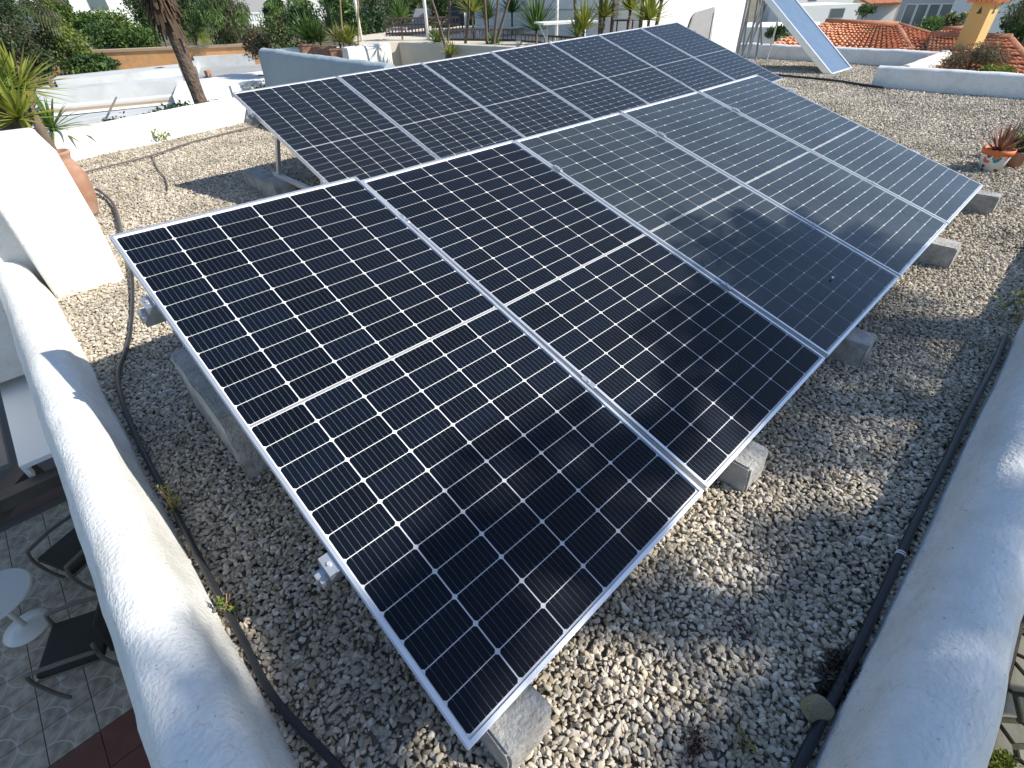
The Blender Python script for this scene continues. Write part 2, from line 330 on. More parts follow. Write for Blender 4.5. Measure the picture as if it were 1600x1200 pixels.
# ------------------------------------------------------------------ parapets: lofted, hand-plastered
def parapet(name, path, prof, label, cat, m_='stucco', amp=.009, step=.045, side=1, caps=True, seed=0):
    """prof: (offset, z) from inner base; offset measured away from roof on the given side."""
    pts = []; 
    for (a, b_) in zip(path[:-1], path[1:]):
        a, b_ = Vector(a), Vector(b_); n = max(1, int((b_ - a).length / step))
        pts += [a.lerp(b_, i / n) for i in range(n)]
    pts.append(Vector(path[-1])); V = []; k = len(prof)
    for i, p in enumerate(pts):
        d = (pts[min(i + 1, len(pts) - 1)] - pts[max(i - 1, 0)]).normalized(); nrm = Vector((d.y, -d.x, 0)) * side
        for (o_, z) in prof:
            q = Vector((p.x, p.y, 0)) + nrm * o_ + Vector((0, 0, z))
            if z > -.2:
                w_ = noise.noise(q * 2.6 + Vector((seed, 0, 0))) * amp * 1.6 + noise.noise(q * 9 + Vector((seed, 3, 0))) * amp * .6 + noise.noise(q * 21 + Vector((seed, 3, 0))) * amp * .22
                q += (nrm * (o_ - prof[len(prof) // 2][0]) * 4 + Vector((0, 0, 1))).normalized() * w_
            V.append(q)
    F = [(i * k + j, i * k + j + 1, (i + 1) * k + j + 1, (i + 1) * k + j) for i in range(len(pts) - 1) for j in range(k - 1)]
    if side > 0: F = [f[::-1] for f in F]
    b = MB(); b.add(V, F)
    if caps: b.add([V[j] for j in range(k)], [tuple(range(k))]); b.add([V[(len(pts) - 1) * k + j] for j in range(k)], [tuple(range(k))[::-1]])
    return tag(b.build(name, M[m_], smooth=True), label, cat)
def rprof(wd, h, r, deep=-3.39, batter=.03):
    pr_ = [(0, -.05), (0, 0), (batter * .4, (h - r) * .5), (batter, h - r)]
    for t in range(1, 10):
        a = math.pi * (1 - t / 10); pr_.append((wd / 2 + (wd / 2 - batter) * math.cos(a) * (1 if a > math.pi / 2 else .95), h - r + r * math.sin(a) ** .8))
    pr_ += [(wd - batter * .5, h - r), (wd - .01, h - r - .08), (wd - .02, deep)]
    return pr_
parapet('parapet', [(-.31, -3.5, 0), (-.31, 4.06, 0)], rprof(.25, .25, .12), 'white rounded parapet along the left edge of the gravel roof, above the lower terrace', 'parapet', side=-1, seed=1)
parapet('parapet', [(-3, -.575, 0), (11.2, -.58, 0)], rprof(.27, .28, .14), 'white rounded parapet dappled with tree shade on the right side of the gravel roof', 'parapet', side=1, seed=9)
parapet('parapet', [(-.5, 7.75, 0), (3.32, 8.74, 0)], rprof(.28, .34, .1), 'sunlit white parapet closing the back left of the gravel roof', 'parapet', 'stucco_smooth', side=-1, seed=15, amp=.008)
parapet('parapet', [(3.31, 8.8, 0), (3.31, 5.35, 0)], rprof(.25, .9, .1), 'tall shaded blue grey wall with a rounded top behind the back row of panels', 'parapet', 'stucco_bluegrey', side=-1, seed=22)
parapet('parapet', [(13.9, 6.35, 0), (13.9, 2.25, 0)], rprof(.25, .3, .1), 'far low parapet in front of the orange tiled roofs, behind the thermal collector', 'parapet', side=-1, seed=31)
parapet('parapet', [(13.88, 2.28, 0), (11.25, 2.28, 0)], rprof(.3, .33, .12), 'short brightly sunlit jog of white parapet at the far right corner', 'parapet', 'stucco_smooth', side=-1, seed=35)
parapet('parapet', [(11.1, 2.5, 0), (11.1, -.6, 0)], rprof(.26, .32, .1), 'white parapet across the right end of the gravel roof beyond the flower pots', 'parapet', side=-1, seed=41)

# square plastered stack beside the left parapet with a shaded recess
bt = empty('plaster_block', (-.4, 4.3, 0), label='big white plastered masonry block between the left parapet and the clay jar', cat='masonry block')
def blockpart(name, poly, y0, y1, bev):
    n = len(poly); V = [(x + .4, y0 - 4.3, z) for x, z in poly] + [(x + .4, y1 - 4.3, z) for x, z in poly]
    F = [tuple(range(n))[::-1], tuple(range(n, 2 * n))] + [(i, (i + 1) % n, n + (i + 1) % n, n + i) for i in range(n)]
    b = MB(); b.add(V, F); me = b.mesh(name, M['stucco_smooth'])
    bm = bmesh.new(); bm.from_mesh(me); bmesh.ops.recalc_face_normals(bm, faces=bm.faces)
    bmesh.ops.bevel(bm, geom=list(bm.edges), offset=bev, segments=3, affect='EDGES', profile=.5); bm.to_mesh(me); bm.free()
    me.polygons.foreach_set('use_smooth', [True] * len(me.polygons)); return link(name, me, bt)
blockpart('body', [(-.31, -.02), (.09, -.02), (.11, .4), (.10, .86), (-.31, .87)], 3.85, 4.78, .025)
blockpart('recessed_side', [(-1.7, -.5), (-.29, -.5), (-.29, .82), (-1.7, .82)], 4.05, 4.75, .02)

# ------------------------------------------------------------------ solar panels
PW, PL = 1.038, 2.094
def panel_parts():
    H = .035; lip = .011; parts = {}
    b = MB()
    b.box((0, 0, -H), (PW, lip, .0015)).box((0, PL - lip, -H), (PW, PL, .0015))
    b.box((0, lip, -H), (lip, PL - lip, .0015)).box((PW - lip, lip, -H), (PW, PL - lip, .0015))
    b.box((0, -.0022, -.017), (PW, 0, -.012)).box((-.0022, 0, -.017), (0, PL, -.012))
    parts['centre_ribbon'] = MB().box((.016, PL / 2 - .0038, -.0053), (PW - .016, PL / 2 + .0038, -.004)).mesh('centre_ribbon', M['ribbon'])
    parts['frame'] = b.mesh('frame', M['alu'])
    parts['backsheet'] = MB().box((lip, lip, -.008), (PW - lip, PL - lip, -.0055)).mesh('backsheet', M['backsheet'])
    cx, cy, ch = .1641, .0824, .0062; hx, hy = cx / 2, cy / 2
    poly = [(-hx + ch, -hy), (hx - ch, -hy), (hx, -hy + ch), (hx, hy - ch), (hx - ch, hy), (-hx + ch, hy), (-hx, hy - ch), (-hx, -hy + ch)]
    parts['cell'] = MB().prism(poly, -.0054, -.0042).mesh('cell', M['cell'])
    return parts
PP = panel_parts()
GL = {k: MB().box((.011, .011, -.0036), (PW - .011, PL - .011, -.0006)).mesh('glass_pane', M[k]) for k in ('glass_clean', 'glass_dusty', 'glass_back')}
for k in GL:      # one optical surface: keep only the upper face
    bm = bmesh.new(); bm.from_mesh(GL[k]); bmesh.ops.delete(bm, geom=[f for f in bm.faces if f.normal.z < .5], context='FACES'); bm.to_mesh(GL[k]); bm.free()
def panel(mat_w, glass, label, group):
    e = empty('solar_panel', label=label, cat='solar panel', group=group); e.matrix_world = mat_w
    link('frame', PP['frame'], e); link('backsheet', PP['backsheet'], e); link('glass_pane', GL[glass], e); link('centre_ribbon', PP['centre_ribbon'], e)
    for i in range(6):
        for j in range(24):
            x = PW / 2 + (i - 2.5) * .1686; y = PL / 2 + (j - 11.5) * .0853 + (.0055 if j > 11 else -.0055)
            link('cell', PP['cell'], e, (x, y, 0))
    return e
def frame_mat(o, ux, uy): 
    ux = Vector(ux).normalized(); uz = ux.cross(Vector(uy)).normalized(); uy = uz.cross(ux)
    m_ = Matrix.Identity(4)
    for i in range(3): m_[i][0] = ux[i]; m_[i][1] = uy[i]; m_[i][2] = uz[i]; m_[i][3] = o[i]
    return m_
T1 = R(17.3); up1 = Vector((0, math.cos(T1), math.sin(T1))); n1 = Vector((0, -math.sin(T1), math.cos(T1)))
dz = [(-.006, .034), (-.014, -.004), (.001, -.013), (.006, -.012), (.001, -.006), (.015, .001)]
flab = ['nearest solar panel of the front row, at the left end',
        'second solar panel from the left in the front row, darker than the dusty third',
        'third solar panel of the front row, dusty, its lower part shaded blue by the tree',
        'fourth solar panel of the front row, dusty grey blue and sunlit',
        'far right end solar panel of the front row, nearest the flower pots']
FU = [0, 1.053, 2.112, 3.178, 4.245, 5.305]
def fp(u, v, z=0): return Vector((u, 0, .2)) + up1 * v + n1 * z
for i in range(5):
    zb = (dz[i][0] + dz[i + 1][0]) / 2; zt = (dz[i][1] + dz[i + 1][1]) / 2; rl = ((dz[i + 1][0] + dz[i + 1][1]) - (dz[i][0] + dz[i][1])) / 2 * .8
    u0 = FU[i] + (.0 if i == 0 else .010)
    if i == 0: zb, zt = .004, .026
    o = fp(u0, 0, zb - rl / 2); o2 = fp(u0 + PW, 0, zb + rl / 2); o3 = fp(u0, PL, zt - rl / 2)
    panel(frame_mat(o, o2 - o, o3 - o), 'glass_clean' if i < 2 else 'glass_dusty', flab[i], 'solar panels of the front row')
T2 = R(18.835); yaw = .0043; ro = .0178
ux2 = Vector((math.cos(yaw), math.sin(yaw), ro)).normalized(); up2 = Vector((-math.sin(yaw) * math.cos(T2), math.cos(T2), math.sin(T2)))
up2 = (up2 - ux2 * up2.dot(ux2)).normalized(); n2 = ux2.cross(up2)
O2 = Vector((1.6254, 3.1538, .177))
def bp(u, v, z=0): return O2 + ux2 * u + up2 * v + n2 * z
ordn = ['first', 'second', 'third', 'fourth', 'fifth', 'sixth', 'seventh']
extra = [', above the aluminium leg', '', '', ', in the middle of the row', '', '', ', at its far right end']
for i in range(7):
    e = .002 * math.sin(i * 2.4)
    panel(frame_mat(bp(i * 1.0583 + .008, 0, e), ux2, up2), 'glass_back', ordn[i] + ' solar panel from the left in the back row' + extra[i], 'solar panels of the back row')

dp = fp(2.73, .24, .012); dr = MB()
for dx, dy, r_ in ((0, 0, .007), (.009, .004, .004), (.014, -.003, .003)): dr.tube([dp + Vector((dx, dy, dy * .31)), dp + Vector((dx, dy, dy * .31)) + n1 * .0012], r_, 7)
tag(dr.build('bird_dropping', M['white'] if 'white' in M else M['backsheet']), 'small white bird dropping on the lower corner of the third front panel', 'bird dropping')
# racks: rails, end clamps, mid clamps, legs
def bar_between(a, b_, w_, h_, nrm):
    a, b_ = Vector(a), Vector(b_); d = (b_ - a).normalized(); s_ = d.cross(nrm).normalized() * w_ / 2; t = s_.cross(d).normalized() * h_ / 2
    V = [p + sg * s_ + tg * t for p in (a, b_) for sg, tg in ((-1, -1), (1, -1), (1, 1), (-1, 1))]
    return V, [(0, 1, 2, 3), (7, 6, 5, 4), (0, 4, 5, 1), (1, 5, 6, 2), (2, 6, 7, 3), (3, 7, 4, 0)]
def rack(P, nrm, uxv, upv, L_, joints, label, rear_y):
    r = empty('mounting_rack', P(0, 0), label=label, cat='mounting rack'); r.location = (0, 0, 0)
    for v in (.55, 1.72):
        b = MB(); 
        b.add(*bar_between(P(-.055, v, -.058), P(L_ + .05, v, -.058), .04, .045, nrm))
        b.build('rail', M['steel'], r)
        b = MB(); b.add(*bar_between(P(-.06, v + .0, -.045), P(-.02, v, -.045), .014, .055, nrm)); b.build('rail_tip', M['steel'], r)
        for u_ in joints:
            end = u_ in (joints[0], joints[-1])
            b = MB(); b.add(*bar_between(P(u_, v - .03, .004 if not end else -.01), P(u_, v + .03, .004 if not end else -.01), .03 if end else .022, .008 if not end else .034, nrm))
            c = b.build('end_clamp' if end else 'middle_clamp', M['steel'], r)
            b = MB(); b.tube([P(u_, v, .005), P(u_, v, .013)], .0065, 6); b.build('bolt', M['alu_dull'], c)
            if end:
                b = MB(); sgn = -1 if u_ == joints[0] else 1
                b.add(*bar_between(P(u_ - sgn * .004, v - .03, .006), P(u_ - sgn * .022, v - .03, .006), .004, .006, nrm)); b.build('clamp_lip', M['steel'], c)
    return r
J1 = [-.018] + [u - .001 for u in FU[1:5]] + [5.32]
rk1 = rack(fp, n1, Vector((1, 0, 0)), up1, 5.3, J1, 'aluminium rails and clamps holding the front row of panels', 0)
J2 = [-.012] + [i * 1.0583 for i in range(1, 7)] + [7.42]
rk2 = rack(bp, n2, ux2, up2, 7.4, J2, 'aluminium rails, legs and clamps holding the back row of panels', 0)
def legset(r, P, nrm, u, ztop):
    b = MB(); b.add(*bar_between(P(u, .04, -.1), P(u, 1.98, -.1), .03, .035, nrm)); b.build('sloping_bar', M['alu_dull'], r)
    t = P(u, 1.5, -.11); f_ = Vector((P(u, 1.8, 0).x, P(u, 1.85, 0).y - .05, ztop + .02))
    b = MB(); b.add(*bar_between(t, f_, .035, .03, Vector((1, 0, 0)))); b.build('leg', M['alu_dull'], r)
    b = MB(); b.add(*bar_between((f_.x, f_.y + .1, ztop + .018), (f_.x, P(u, .12, 0).y, ztop + .018), .04, .035, Vector((0, 0, 1)))); b.build('base_bar', M['alu_dull'], r)
for u in (.09, 1.55, 3.2, 4.8, 6.3, 7.28): legset(rk2, bp, n2, u, .15)

# concrete blocks
def cblock(x, y0, y1, h, label, group, wd=.155, seed=0):
    rr = random.Random(seed); b = MB(); tp = .012
    b.add([(x, y0, -.02), (x + wd, y0, -.02), (x + wd, y1, -.02), (x, y1, -.02), (x + tp * .3, y0 + .008, h), (x + wd - tp * .3, y0 + .008, h), (x + wd - tp * .3, y1 - .008, h), (x + tp * .3, y1 - .008, h)],
          [(0, 3, 2, 1), (4, 5, 6, 7), (0, 1, 5, 4), (1, 2, 6, 5), (2, 3, 7, 6), (3, 0, 4, 7)])
    me = b.mesh('concrete_block', M['conc']); bm = bmesh.new(); bm.from_mesh(me)
    bmesh.ops.bevel(bm, geom=list(bm.edges), offset=.007, segments=2, affect='EDGES')
    bmesh.ops.subdivide_edges(bm, edges=list(bm.edges), cuts=5, use_grid_fill=True)
    for v in bm.verts: v.co += Vector([noise.noise(v.co * 16 + Vector((i * 9 + seed, 0, 0))) * .006 for i in range(3)])
    bm.to_mesh(me); bm.free()
    me.polygons.foreach_set('use_smooth', [False] * len(me.polygons))
    return tag(link('concrete_block', me), label, 'concrete block', group)
lab = ['nearest concrete block, under the bottom corner of the first panel', 'concrete block under the joint of the first and second front panels',
       'concrete block under the joint of the second and third front panels', 'concrete block at the lower edge of the fourth front panel', 'concrete block under the far right corner of the front row']
for i, (x, yy) in enumerate(((.058, -.07), (1.29, -.064), (2.42, -.1), (3.96, -.14), (5.26, -.145))):
    cblock(x, yy, yy + .55, .14 if i < 3 else .15, lab[i], 'concrete blocks along the lower edge of the front row', .16, i * 3)
cblock(-.02, 1.37, 1.98, .34, 'tall concrete block showing beyond the left side of the first panel', 'rear concrete blocks', .16, 50)
for i, u in enumerate((.1, 3.2, 6.3)):
    p = bp(u, 1.85)
    cblock(p.x - .17, 4.62, 5.42, .15, ['concrete block carrying the leg at the left end of the back row', 'concrete block under the middle of the back row', 'concrete block under the right part of the back row'][i], 'rear concrete blocks', .2, 60 + i)
cblock(9.2, 3.05, 3.75, .15, 'pale concrete block showing past the right end of the back row', 'rear concrete blocks', .16, 70)

# ------------------------------------------------------------------ hoses, pipe, cables
def smooth_path(pts, n=8):
    P = [Vector(p) for p in pts]; out = []
    for i in range(len(P) - 1):
        p0 = P[max(i - 1, 0)]; p1 = P[i]; p2 = P[i + 1]; p3 = P[min(i + 2, len(P) - 1)]
        for k in range(n):
            t = k / n; out.append(.5 * ((2 * p1) + (p2 - p0) * t + (2 * p0 - 5 * p1 + 4 * p2 - p3) * t * t + (3 * p1 - p0 - 3 * p2 + p3) * t ** 3))
    out.append(P[-1]); return out
hp = [(190, 360), (207, 430), (202, 520), (185, 580), (193, 630), (218, 695), (262, 790), (310, 905), (362, 1000), (425, 1090), (520, 1190), (620, 1290)]
P = [atz(x, y, .035) for x, y in hp]; P = [(max(p[0], -.285), p[1], .035 + .01 * math.sin(i * 2)) for i, p in enumerate(P)]
tag(MB().tube(smooth_path(P), .0105, 10).build('hose', M['hose'], smooth=True), 'black garden hose lying on the gravel along the left parapet', 'hose')
P = [atz(x, y, .05) for x, y in [(190, 362), (178, 320), (158, 300), (150, 296)]]
tag(MB().tube(smooth_path(P), .012, 8).build('hose_end', M['cable'], smooth=True), 'dark hose end curling from behind the clay jar', 'hose')
P = [atz(x, y, .04) for x, y in [(130, 270), (160, 262), (240, 242), (300, 222), (395, 198), (425, 190), (470, 178)]]
tag(MB().tube(smooth_path(P), .009, 8).build('cable', M['cable'], smooth=True), 'brown cable lying across the gravel near the back parapet', 'cable')
P = [atz(x, y, .03) for x, y in [(237, 243), (245, 262), (258, 278), (262, 296)]]
tag(MB().tube(smooth_path(P), .006, 6).build('thin_cable', M['cable'], smooth=True), 'thin cable running from the brown cable into the shade of the back row', 'cable')
rail_pts = [(3.2, -.545, .035), (2.83, -.55, .04), (2.37, -.545, .04), (1.95, -.548, .035), (1.58, -.545, .035), (1.26, -.55, .035), (.98, -.553, .03), (.6, -.55, .03), (.1, -.55, .03), (-.6, -.55, .03)]
pp = empty('water_pipe', (1, -.55, 0), label='black plastic pipe lying at the foot of the right parapet', cat='pipe')
b = MB().tube(smooth_path([(x - 1, y + .55, z) for x, y, z in rail_pts]), .0135, 10).build('pipe_run', M['pipe'], pp, smooth=True)
b = MB()
for x in (.385, .395): b.tube([(x, .003, .035), (x + .005, .003, .035)], .0147, 10)
b.build('white_ring_mark', M['white'], pp)
# black pipes at the far end by the collector
P = [at(x, y, d) for x, y, d in [(1205, 108, 12.4), (1240, 112, 12.2), (1300, 122, 11.9), (1340, 124, 11.6), (1385, 127, 11.3)]]
tag(MB().tube(smooth_path([(p[0], p[1], .05) for p in P]), .018, 8).build('pipe', M['pipe'], smooth=True), 'black insulated pipe on the gravel at the foot of the thermal collector', 'pipe')

# ------------------------------------------------------------------ foliage tools
def leaves(center, rad, n, size, mats, clumps=24, squash=.35, seed=0, elong=2.0, droop=0, shell=.55):
    """Leaf faces gathered in clumps inside an ellipsoid: n leaves of length size."""
    r_ = np.random.RandomState(seed); d = r_.normal(size=(clumps, 3)); d /= np.linalg.norm(d, axis=1)[:, None]
    cr = (shell + (1 - shell) * r_.rand(clumps, 1)) * r_.uniform(.75, 1.12, (clumps, 1)); cc = d * cr * np.array(rad)
    k = r_.randint(0, clumps, n); csz = r_.uniform(.6, 1.25, clumps) * squash
    off = r_.normal(size=(n, 3)); off /= np.linalg.norm(off, axis=1)[:, None] ; off *= (r_.rand(n, 1) ** .5) * csz[k][:, None] * np.array(rad)
    P = cc[k] + off + np.array(center)
    a = r_.normal(size=(n, 3)) + off / (np.linalg.norm(off, axis=1)[:, None] + 1e-6) * .8; a[:, 2] -= droop; a /= np.linalg.norm(a, axis=1)[:, None]
    b_ = np.cross(a, r_.normal(size=(n, 3))); b_ /= np.linalg.norm(b_, axis=1)[:, None]
    s_ = size * r_.uniform(.6, 1.3, (n, 1)); w_ = s_ / elong
    V = np.stack([P, P + a * s_ * .5 + b_ * w_ * .5, P + a * s_, P + a * s_ * .5 - b_ * w_ * .5], 1).reshape(-1, 3)
    F = np.arange(n * 4).reshape(n, 4); mi = ((k * 7919) % 97 / 97 * .7 + r_.rand(n) * .3) * len(mats)
    return V, F, mi.astype(int).clip(0, len(mats) - 1)
def bush(name, label, cat, center, rad, n, size, mats, seed=0, clumps=24, squash=.38, base_z=None, elong=2., droop=0, group=None, trunk=True, trunk_r=.05, shell=.5):
    c = np.array(center, float); bz = base_z if base_z is not None else c[2] - rad[2]
    e = empty(name, (c[0], c[1], bz), label=label, cat=cat, group=group); c0 = c - np.array([c[0], c[1], bz])
    V, F, mi = leaves(c0, rad, n, size, mats, clumps, squash, seed, elong, droop, shell)
    link('foliage' if not trunk else 'crown', npmesh('crown', V, F, [M[q] for q in mats], mi), e)
    if trunk:
        b = MB(); rr = random.Random(seed)
        b.tube([(0, 0, -.02), (.03, .02, c0[2] * .5), (0, 0, c0[2])], [trunk_r * 1.3, trunk_r, trunk_r * .6], 8)
        for k in range(6):
            d = Vector((rr.gauss(0, 1), rr.gauss(0, 1), rr.uniform(.1, 1))).normalized()
            st = Vector((0, 0, c0[2] * rr.uniform(.5, .95))); en = st + Vector((d.x * rad[0], d.y * rad[1], d.z * rad[2])) * .75
            b.tube([st, st.lerp(en, .5) + Vector((0, 0, .05 * rad[2])), en], [trunk_r * .5, trunk_r * .35, trunk_r * .12], 6)
        b.build('trunk', M['bark'], e, smooth=True)
    return e
def blades(n, L_, wd, seed=0, up_=.3, droop=.5, seg=4, spread=1.3, c=(0, 0, 0), stiff=1.0):
    """Rosette of strap leaves."""
    rr = random.Random(seed); V = []; F = []
    for i in range(n):
        az = i * 2.39996 + rr.uniform(-.3, .3); el = math.pi / 2 - (i / n) ** .8 * spread - rr.uniform(-.1, .1)
        l_ = L_ * rr.uniform(.75, 1.1); d = Vector((math.cos(az) * math.cos(el), math.sin(az) * math.cos(el), math.sin(el)))
        sd = Vector((-math.sin(az), math.cos(az), 0)); p = Vector(c) + d * .01; base = len(V); st = l_ / seg; dd = d.copy()
        dr = droop * rr.uniform(.5, 1.3)
        for k in range(seg + 1):
            t = k / seg; ww = wd * (.55 + 1.0 * t if t < .4 else .95 * (1 - (t - .4) / .6) ** .8 + .0) * .5
            nrm = sd.cross(dd).normalized()
            V += [p + sd * ww + nrm * ww * .35, p, p - sd * ww + nrm * ww * .35]
            p = p + dd * st; dd = (dd + Vector((0, 0, -dr * st / l_ * (t + .2)))).normalized()
        for k in range(seg):
            a = base + 3 * k
            F += [(a, a + 1, a + 4, a + 3), (a + 1, a + 2, a + 5, a + 4)]
    return V, F
def yucca(px, py, d, base, L_=.55, n=46, mat_='leaf_yellow', label='', group='yuccas on the terrace', wd=.045, seed=0, cat='yucca', spread=1.7, droop=.5, tr=.035):
    h = Vector(at(px, py, d)); bz = base; e = empty('yucca', (h.x, h.y, bz), label=label, cat=cat, group=group)
    V, F = blades(n, L_, wd, seed, spread=spread, droop=droop, c=(0, 0, h.z - bz)); MB().add(V, F).build('leaf_head', M[mat_], e)
    rr = random.Random(seed + 5); hh = h.z - bz
    MB().tube([(rr.uniform(-.1, .1), rr.uniform(-.1, .1), 0), (rr.uniform(-.04, .04), 0, hh * .5), (0, 0, hh)], [tr * 1.4, tr, tr * .9], 8).build('trunk', M['bark'], e, smooth=True)
    return e
def palm_crown_mesh(nf, L_, seed=0, mats=('leaf_green', 'leaf_mid'), leaflet=.45, droop=.9, elmin=-.5, elmax=1.2, step=.06, lw=.035):
    rr = random.Random(seed); V = []; F = []; mi = []
    for i in range(nf):
        az = i * 2.39996 + rr.uniform(-.2, .2); el = elmax + (elmin - elmax) * (i / max(1, nf - 1)) + rr.uniform(-.1, .1)
        dd = Vector((math.cos(az) * math.cos(el), math.sin(az) * math.cos(el), math.sin(el))); p = Vector((0, 0, 0)); l_ = L_ * rr.uniform(.85, 1.1)
        n = int(l_ / step); mm = rr.randrange(len(mats)); sd = Vector((-math.sin(az), math.cos(az), 0))
        for k in range(n):
            t = k / n; q = p + dd * step; nrm = sd.cross(dd).normalized() * -1
            w_ = .02 * (1 - t) + .004; a = len(V); V += [p + sd * w_, p - sd * w_, q - sd * w_, q + sd * w_]; F.append((a, a + 1, a + 2, a + 3)); mi.append(mm)
            if t > .15:
                ll = leaflet * math.sin(math.pi * min(1, (t - .1) / .9) ** .7) ** .6 + .05
                for s_ in (1, -1):
                    ld = (sd * s_ + dd * .55 + Vector((0, 0, -.35 + rr.uniform(-.15, .15)))).normalized(); u = dd * lw * .5
                    a = len(V); mid = q + ld * ll * .5 ; tip = q + ld * ll + Vector((0, 0, -ll * .25))
                    V += [q - u * .5, q + u * .5, mid + u, tip, mid - u]; F.append((a, a + 1, a + 2, a + 4)); F.append((a + 4, a + 2, a + 3, a + 3)); mi += [mm, mm]
            p = q; dd = (dd + Vector((0, 0, -droop * step / l_ * (.4 + 1.6 * t)))).normalized()
    F = [f if len(set(f)) == 4 else tuple(dict.fromkeys(f)) for f in F]
    return V, F, mi
def palm(name, label, top, base_z, trunk_r, nf, L_, seed=0, mats=('leaf_green', 'leaf_mid'), skirt=False, cat='palm tree', lean=(0, 0), group=None, **kw):
    top = Vector(top); e = empty(name, (top.x + lean[0], top.y + lean[1], base_z), label=label, cat=cat, group=group); T = top - e.location
    V, F, mi = palm_crown_mesh(nf, L_, seed, mats, **kw); b = MB(); b.add([Vector(v) + T for v in V], F); b.mi = mi
    b.build('crown', [M[q] for q in mats], e)
    b = MB(); pts = []; rad = []; n = 14
    for i in range(n * 2 + 1):
        t = i / (n * 2); q = T * t; q.x += T.x * 0; pts.append(Vector((T.x * t ** 1.3, T.y * t ** 1.3, T.z * t))); rad.append(trunk_r * (1.15 - .2 * t) * (1.0 if i % 2 else 1.07))
    b.tube(pts, rad, 12); b.build('trunk', M['bark_palm'], e, smooth=False)
    if skirt:
        rr = random.Random(seed); b = MB()
        for k in range(520):
            az = rr.uniform(0, 6.28); z0 = T.z - rr.uniform(0, skirt * .75); rad_ = trunk_r * rr.uniform(1, 1.25)
            c0 = Vector((T.x + math.cos(az) * rad_, T.y + math.sin(az) * rad_, z0)); ln = rr.uniform(.25, .6)
            c1 = c0 + Vector((math.cos(az) * rr.uniform(.05, .22), math.sin(az) * rr.uniform(.05, .22), -ln)); sd = Vector((-math.sin(az), math.cos(az), 0)) * rr.uniform(.012, .035)
            a = len(b.v); b.add([c0 - sd, c0 + sd, c1 + sd * .6, c1 - sd * .6], [(0, 1, 2, 3)])
        b.build('dead_fronds', M['dry'], e)
    return e

# the trees that shade this corner of the roof (they stand behind and to the right of the camera)
def shade_tree(c, rad, n, seed, label, clumps=30, size=.16, sq=.3):
    bush('shade_tree', label, 'tree', c, rad, n, size, ('leaf_dark', 'leaf_green'), seed, clumps, sq, base_z=-3.4, trunk_r=.16, group='trees shading the near roof corner', shell=.1)
def shadow_pos(x, y, t): return (x + .73 * t, y - t, t)
shade_tree(shadow_pos(1.1, -.85, 7), (1.9, .66, .6), 1950, 5, 'large leafy tree shading the right parapet and the near gravel', 32, .13, .145)
shade_tree(shadow_pos(.25, .5, 7), (.85, .45, .35), 1000, 8, 'leafy tree shading the lower part of the first panel', 20, .13, .2)
shade_tree(shadow_pos(-.75, .55, 7), (.5, .4, .3), 420, 23, 'small tree dappling the near end of the left parapet', 12, .13, .2)
for (x_, y_, t_, nf_, L__, sd_, lb_) in ((2.62, .36, 4.0, 44, .82, 31, 'palm throwing its feathery shade on the third and fourth front panels'),
        (1.78, .3, 4.6, 34, .55, 35, 'small palm throwing its shade on the lower corner of the second front panel')):
    palm('palm_tree', lb_, shadow_pos(x_, y_, t_), -3.4, .1, nf_, L__, sd_, leaflet=.2, step=.035, lw=.026, lean=(.1, -.1), elmin=-.3, elmax=1.3)

# ------------------------------------------------------------------ small things on the roof
jp = atz(143, 337, 0)
j = empty('clay_jar', (jp[0], jp[1], 0), label='tall terracotta jar standing behind the white plastered block', cat='jar')
prof = [(.0, .01), (.08, .01), (.095, .04), (.13, .15), (.145, .26), (.14, .36), (.115, .44), (.1, .48), (.1, .5), (.115, .53), (.115, .55), (.095, .55), (.085, .5), (.1, .44), (0, .3)]
MB().lathe(prof, 28).build('body', M['terracotta'], j, smooth=True, loc=(-.02, 0, 0))
q = atz(108, 252, .0); q = np.array([-.0, 6.3, 0]) + 0
j = empty('clay_pot', (-.03, 6.6, 0), label='dark brown clay pot behind the jar, partly hidden by the plastered block', cat='pot')
MB().lathe([(0, 0), (.14, 0), (.2, .25), (.22, .5), (.24, .5), (.24, .54), (.2, .54), (.17, .3), (0, .28)], 24).build('body', M['terracotta'], j, smooth=True)

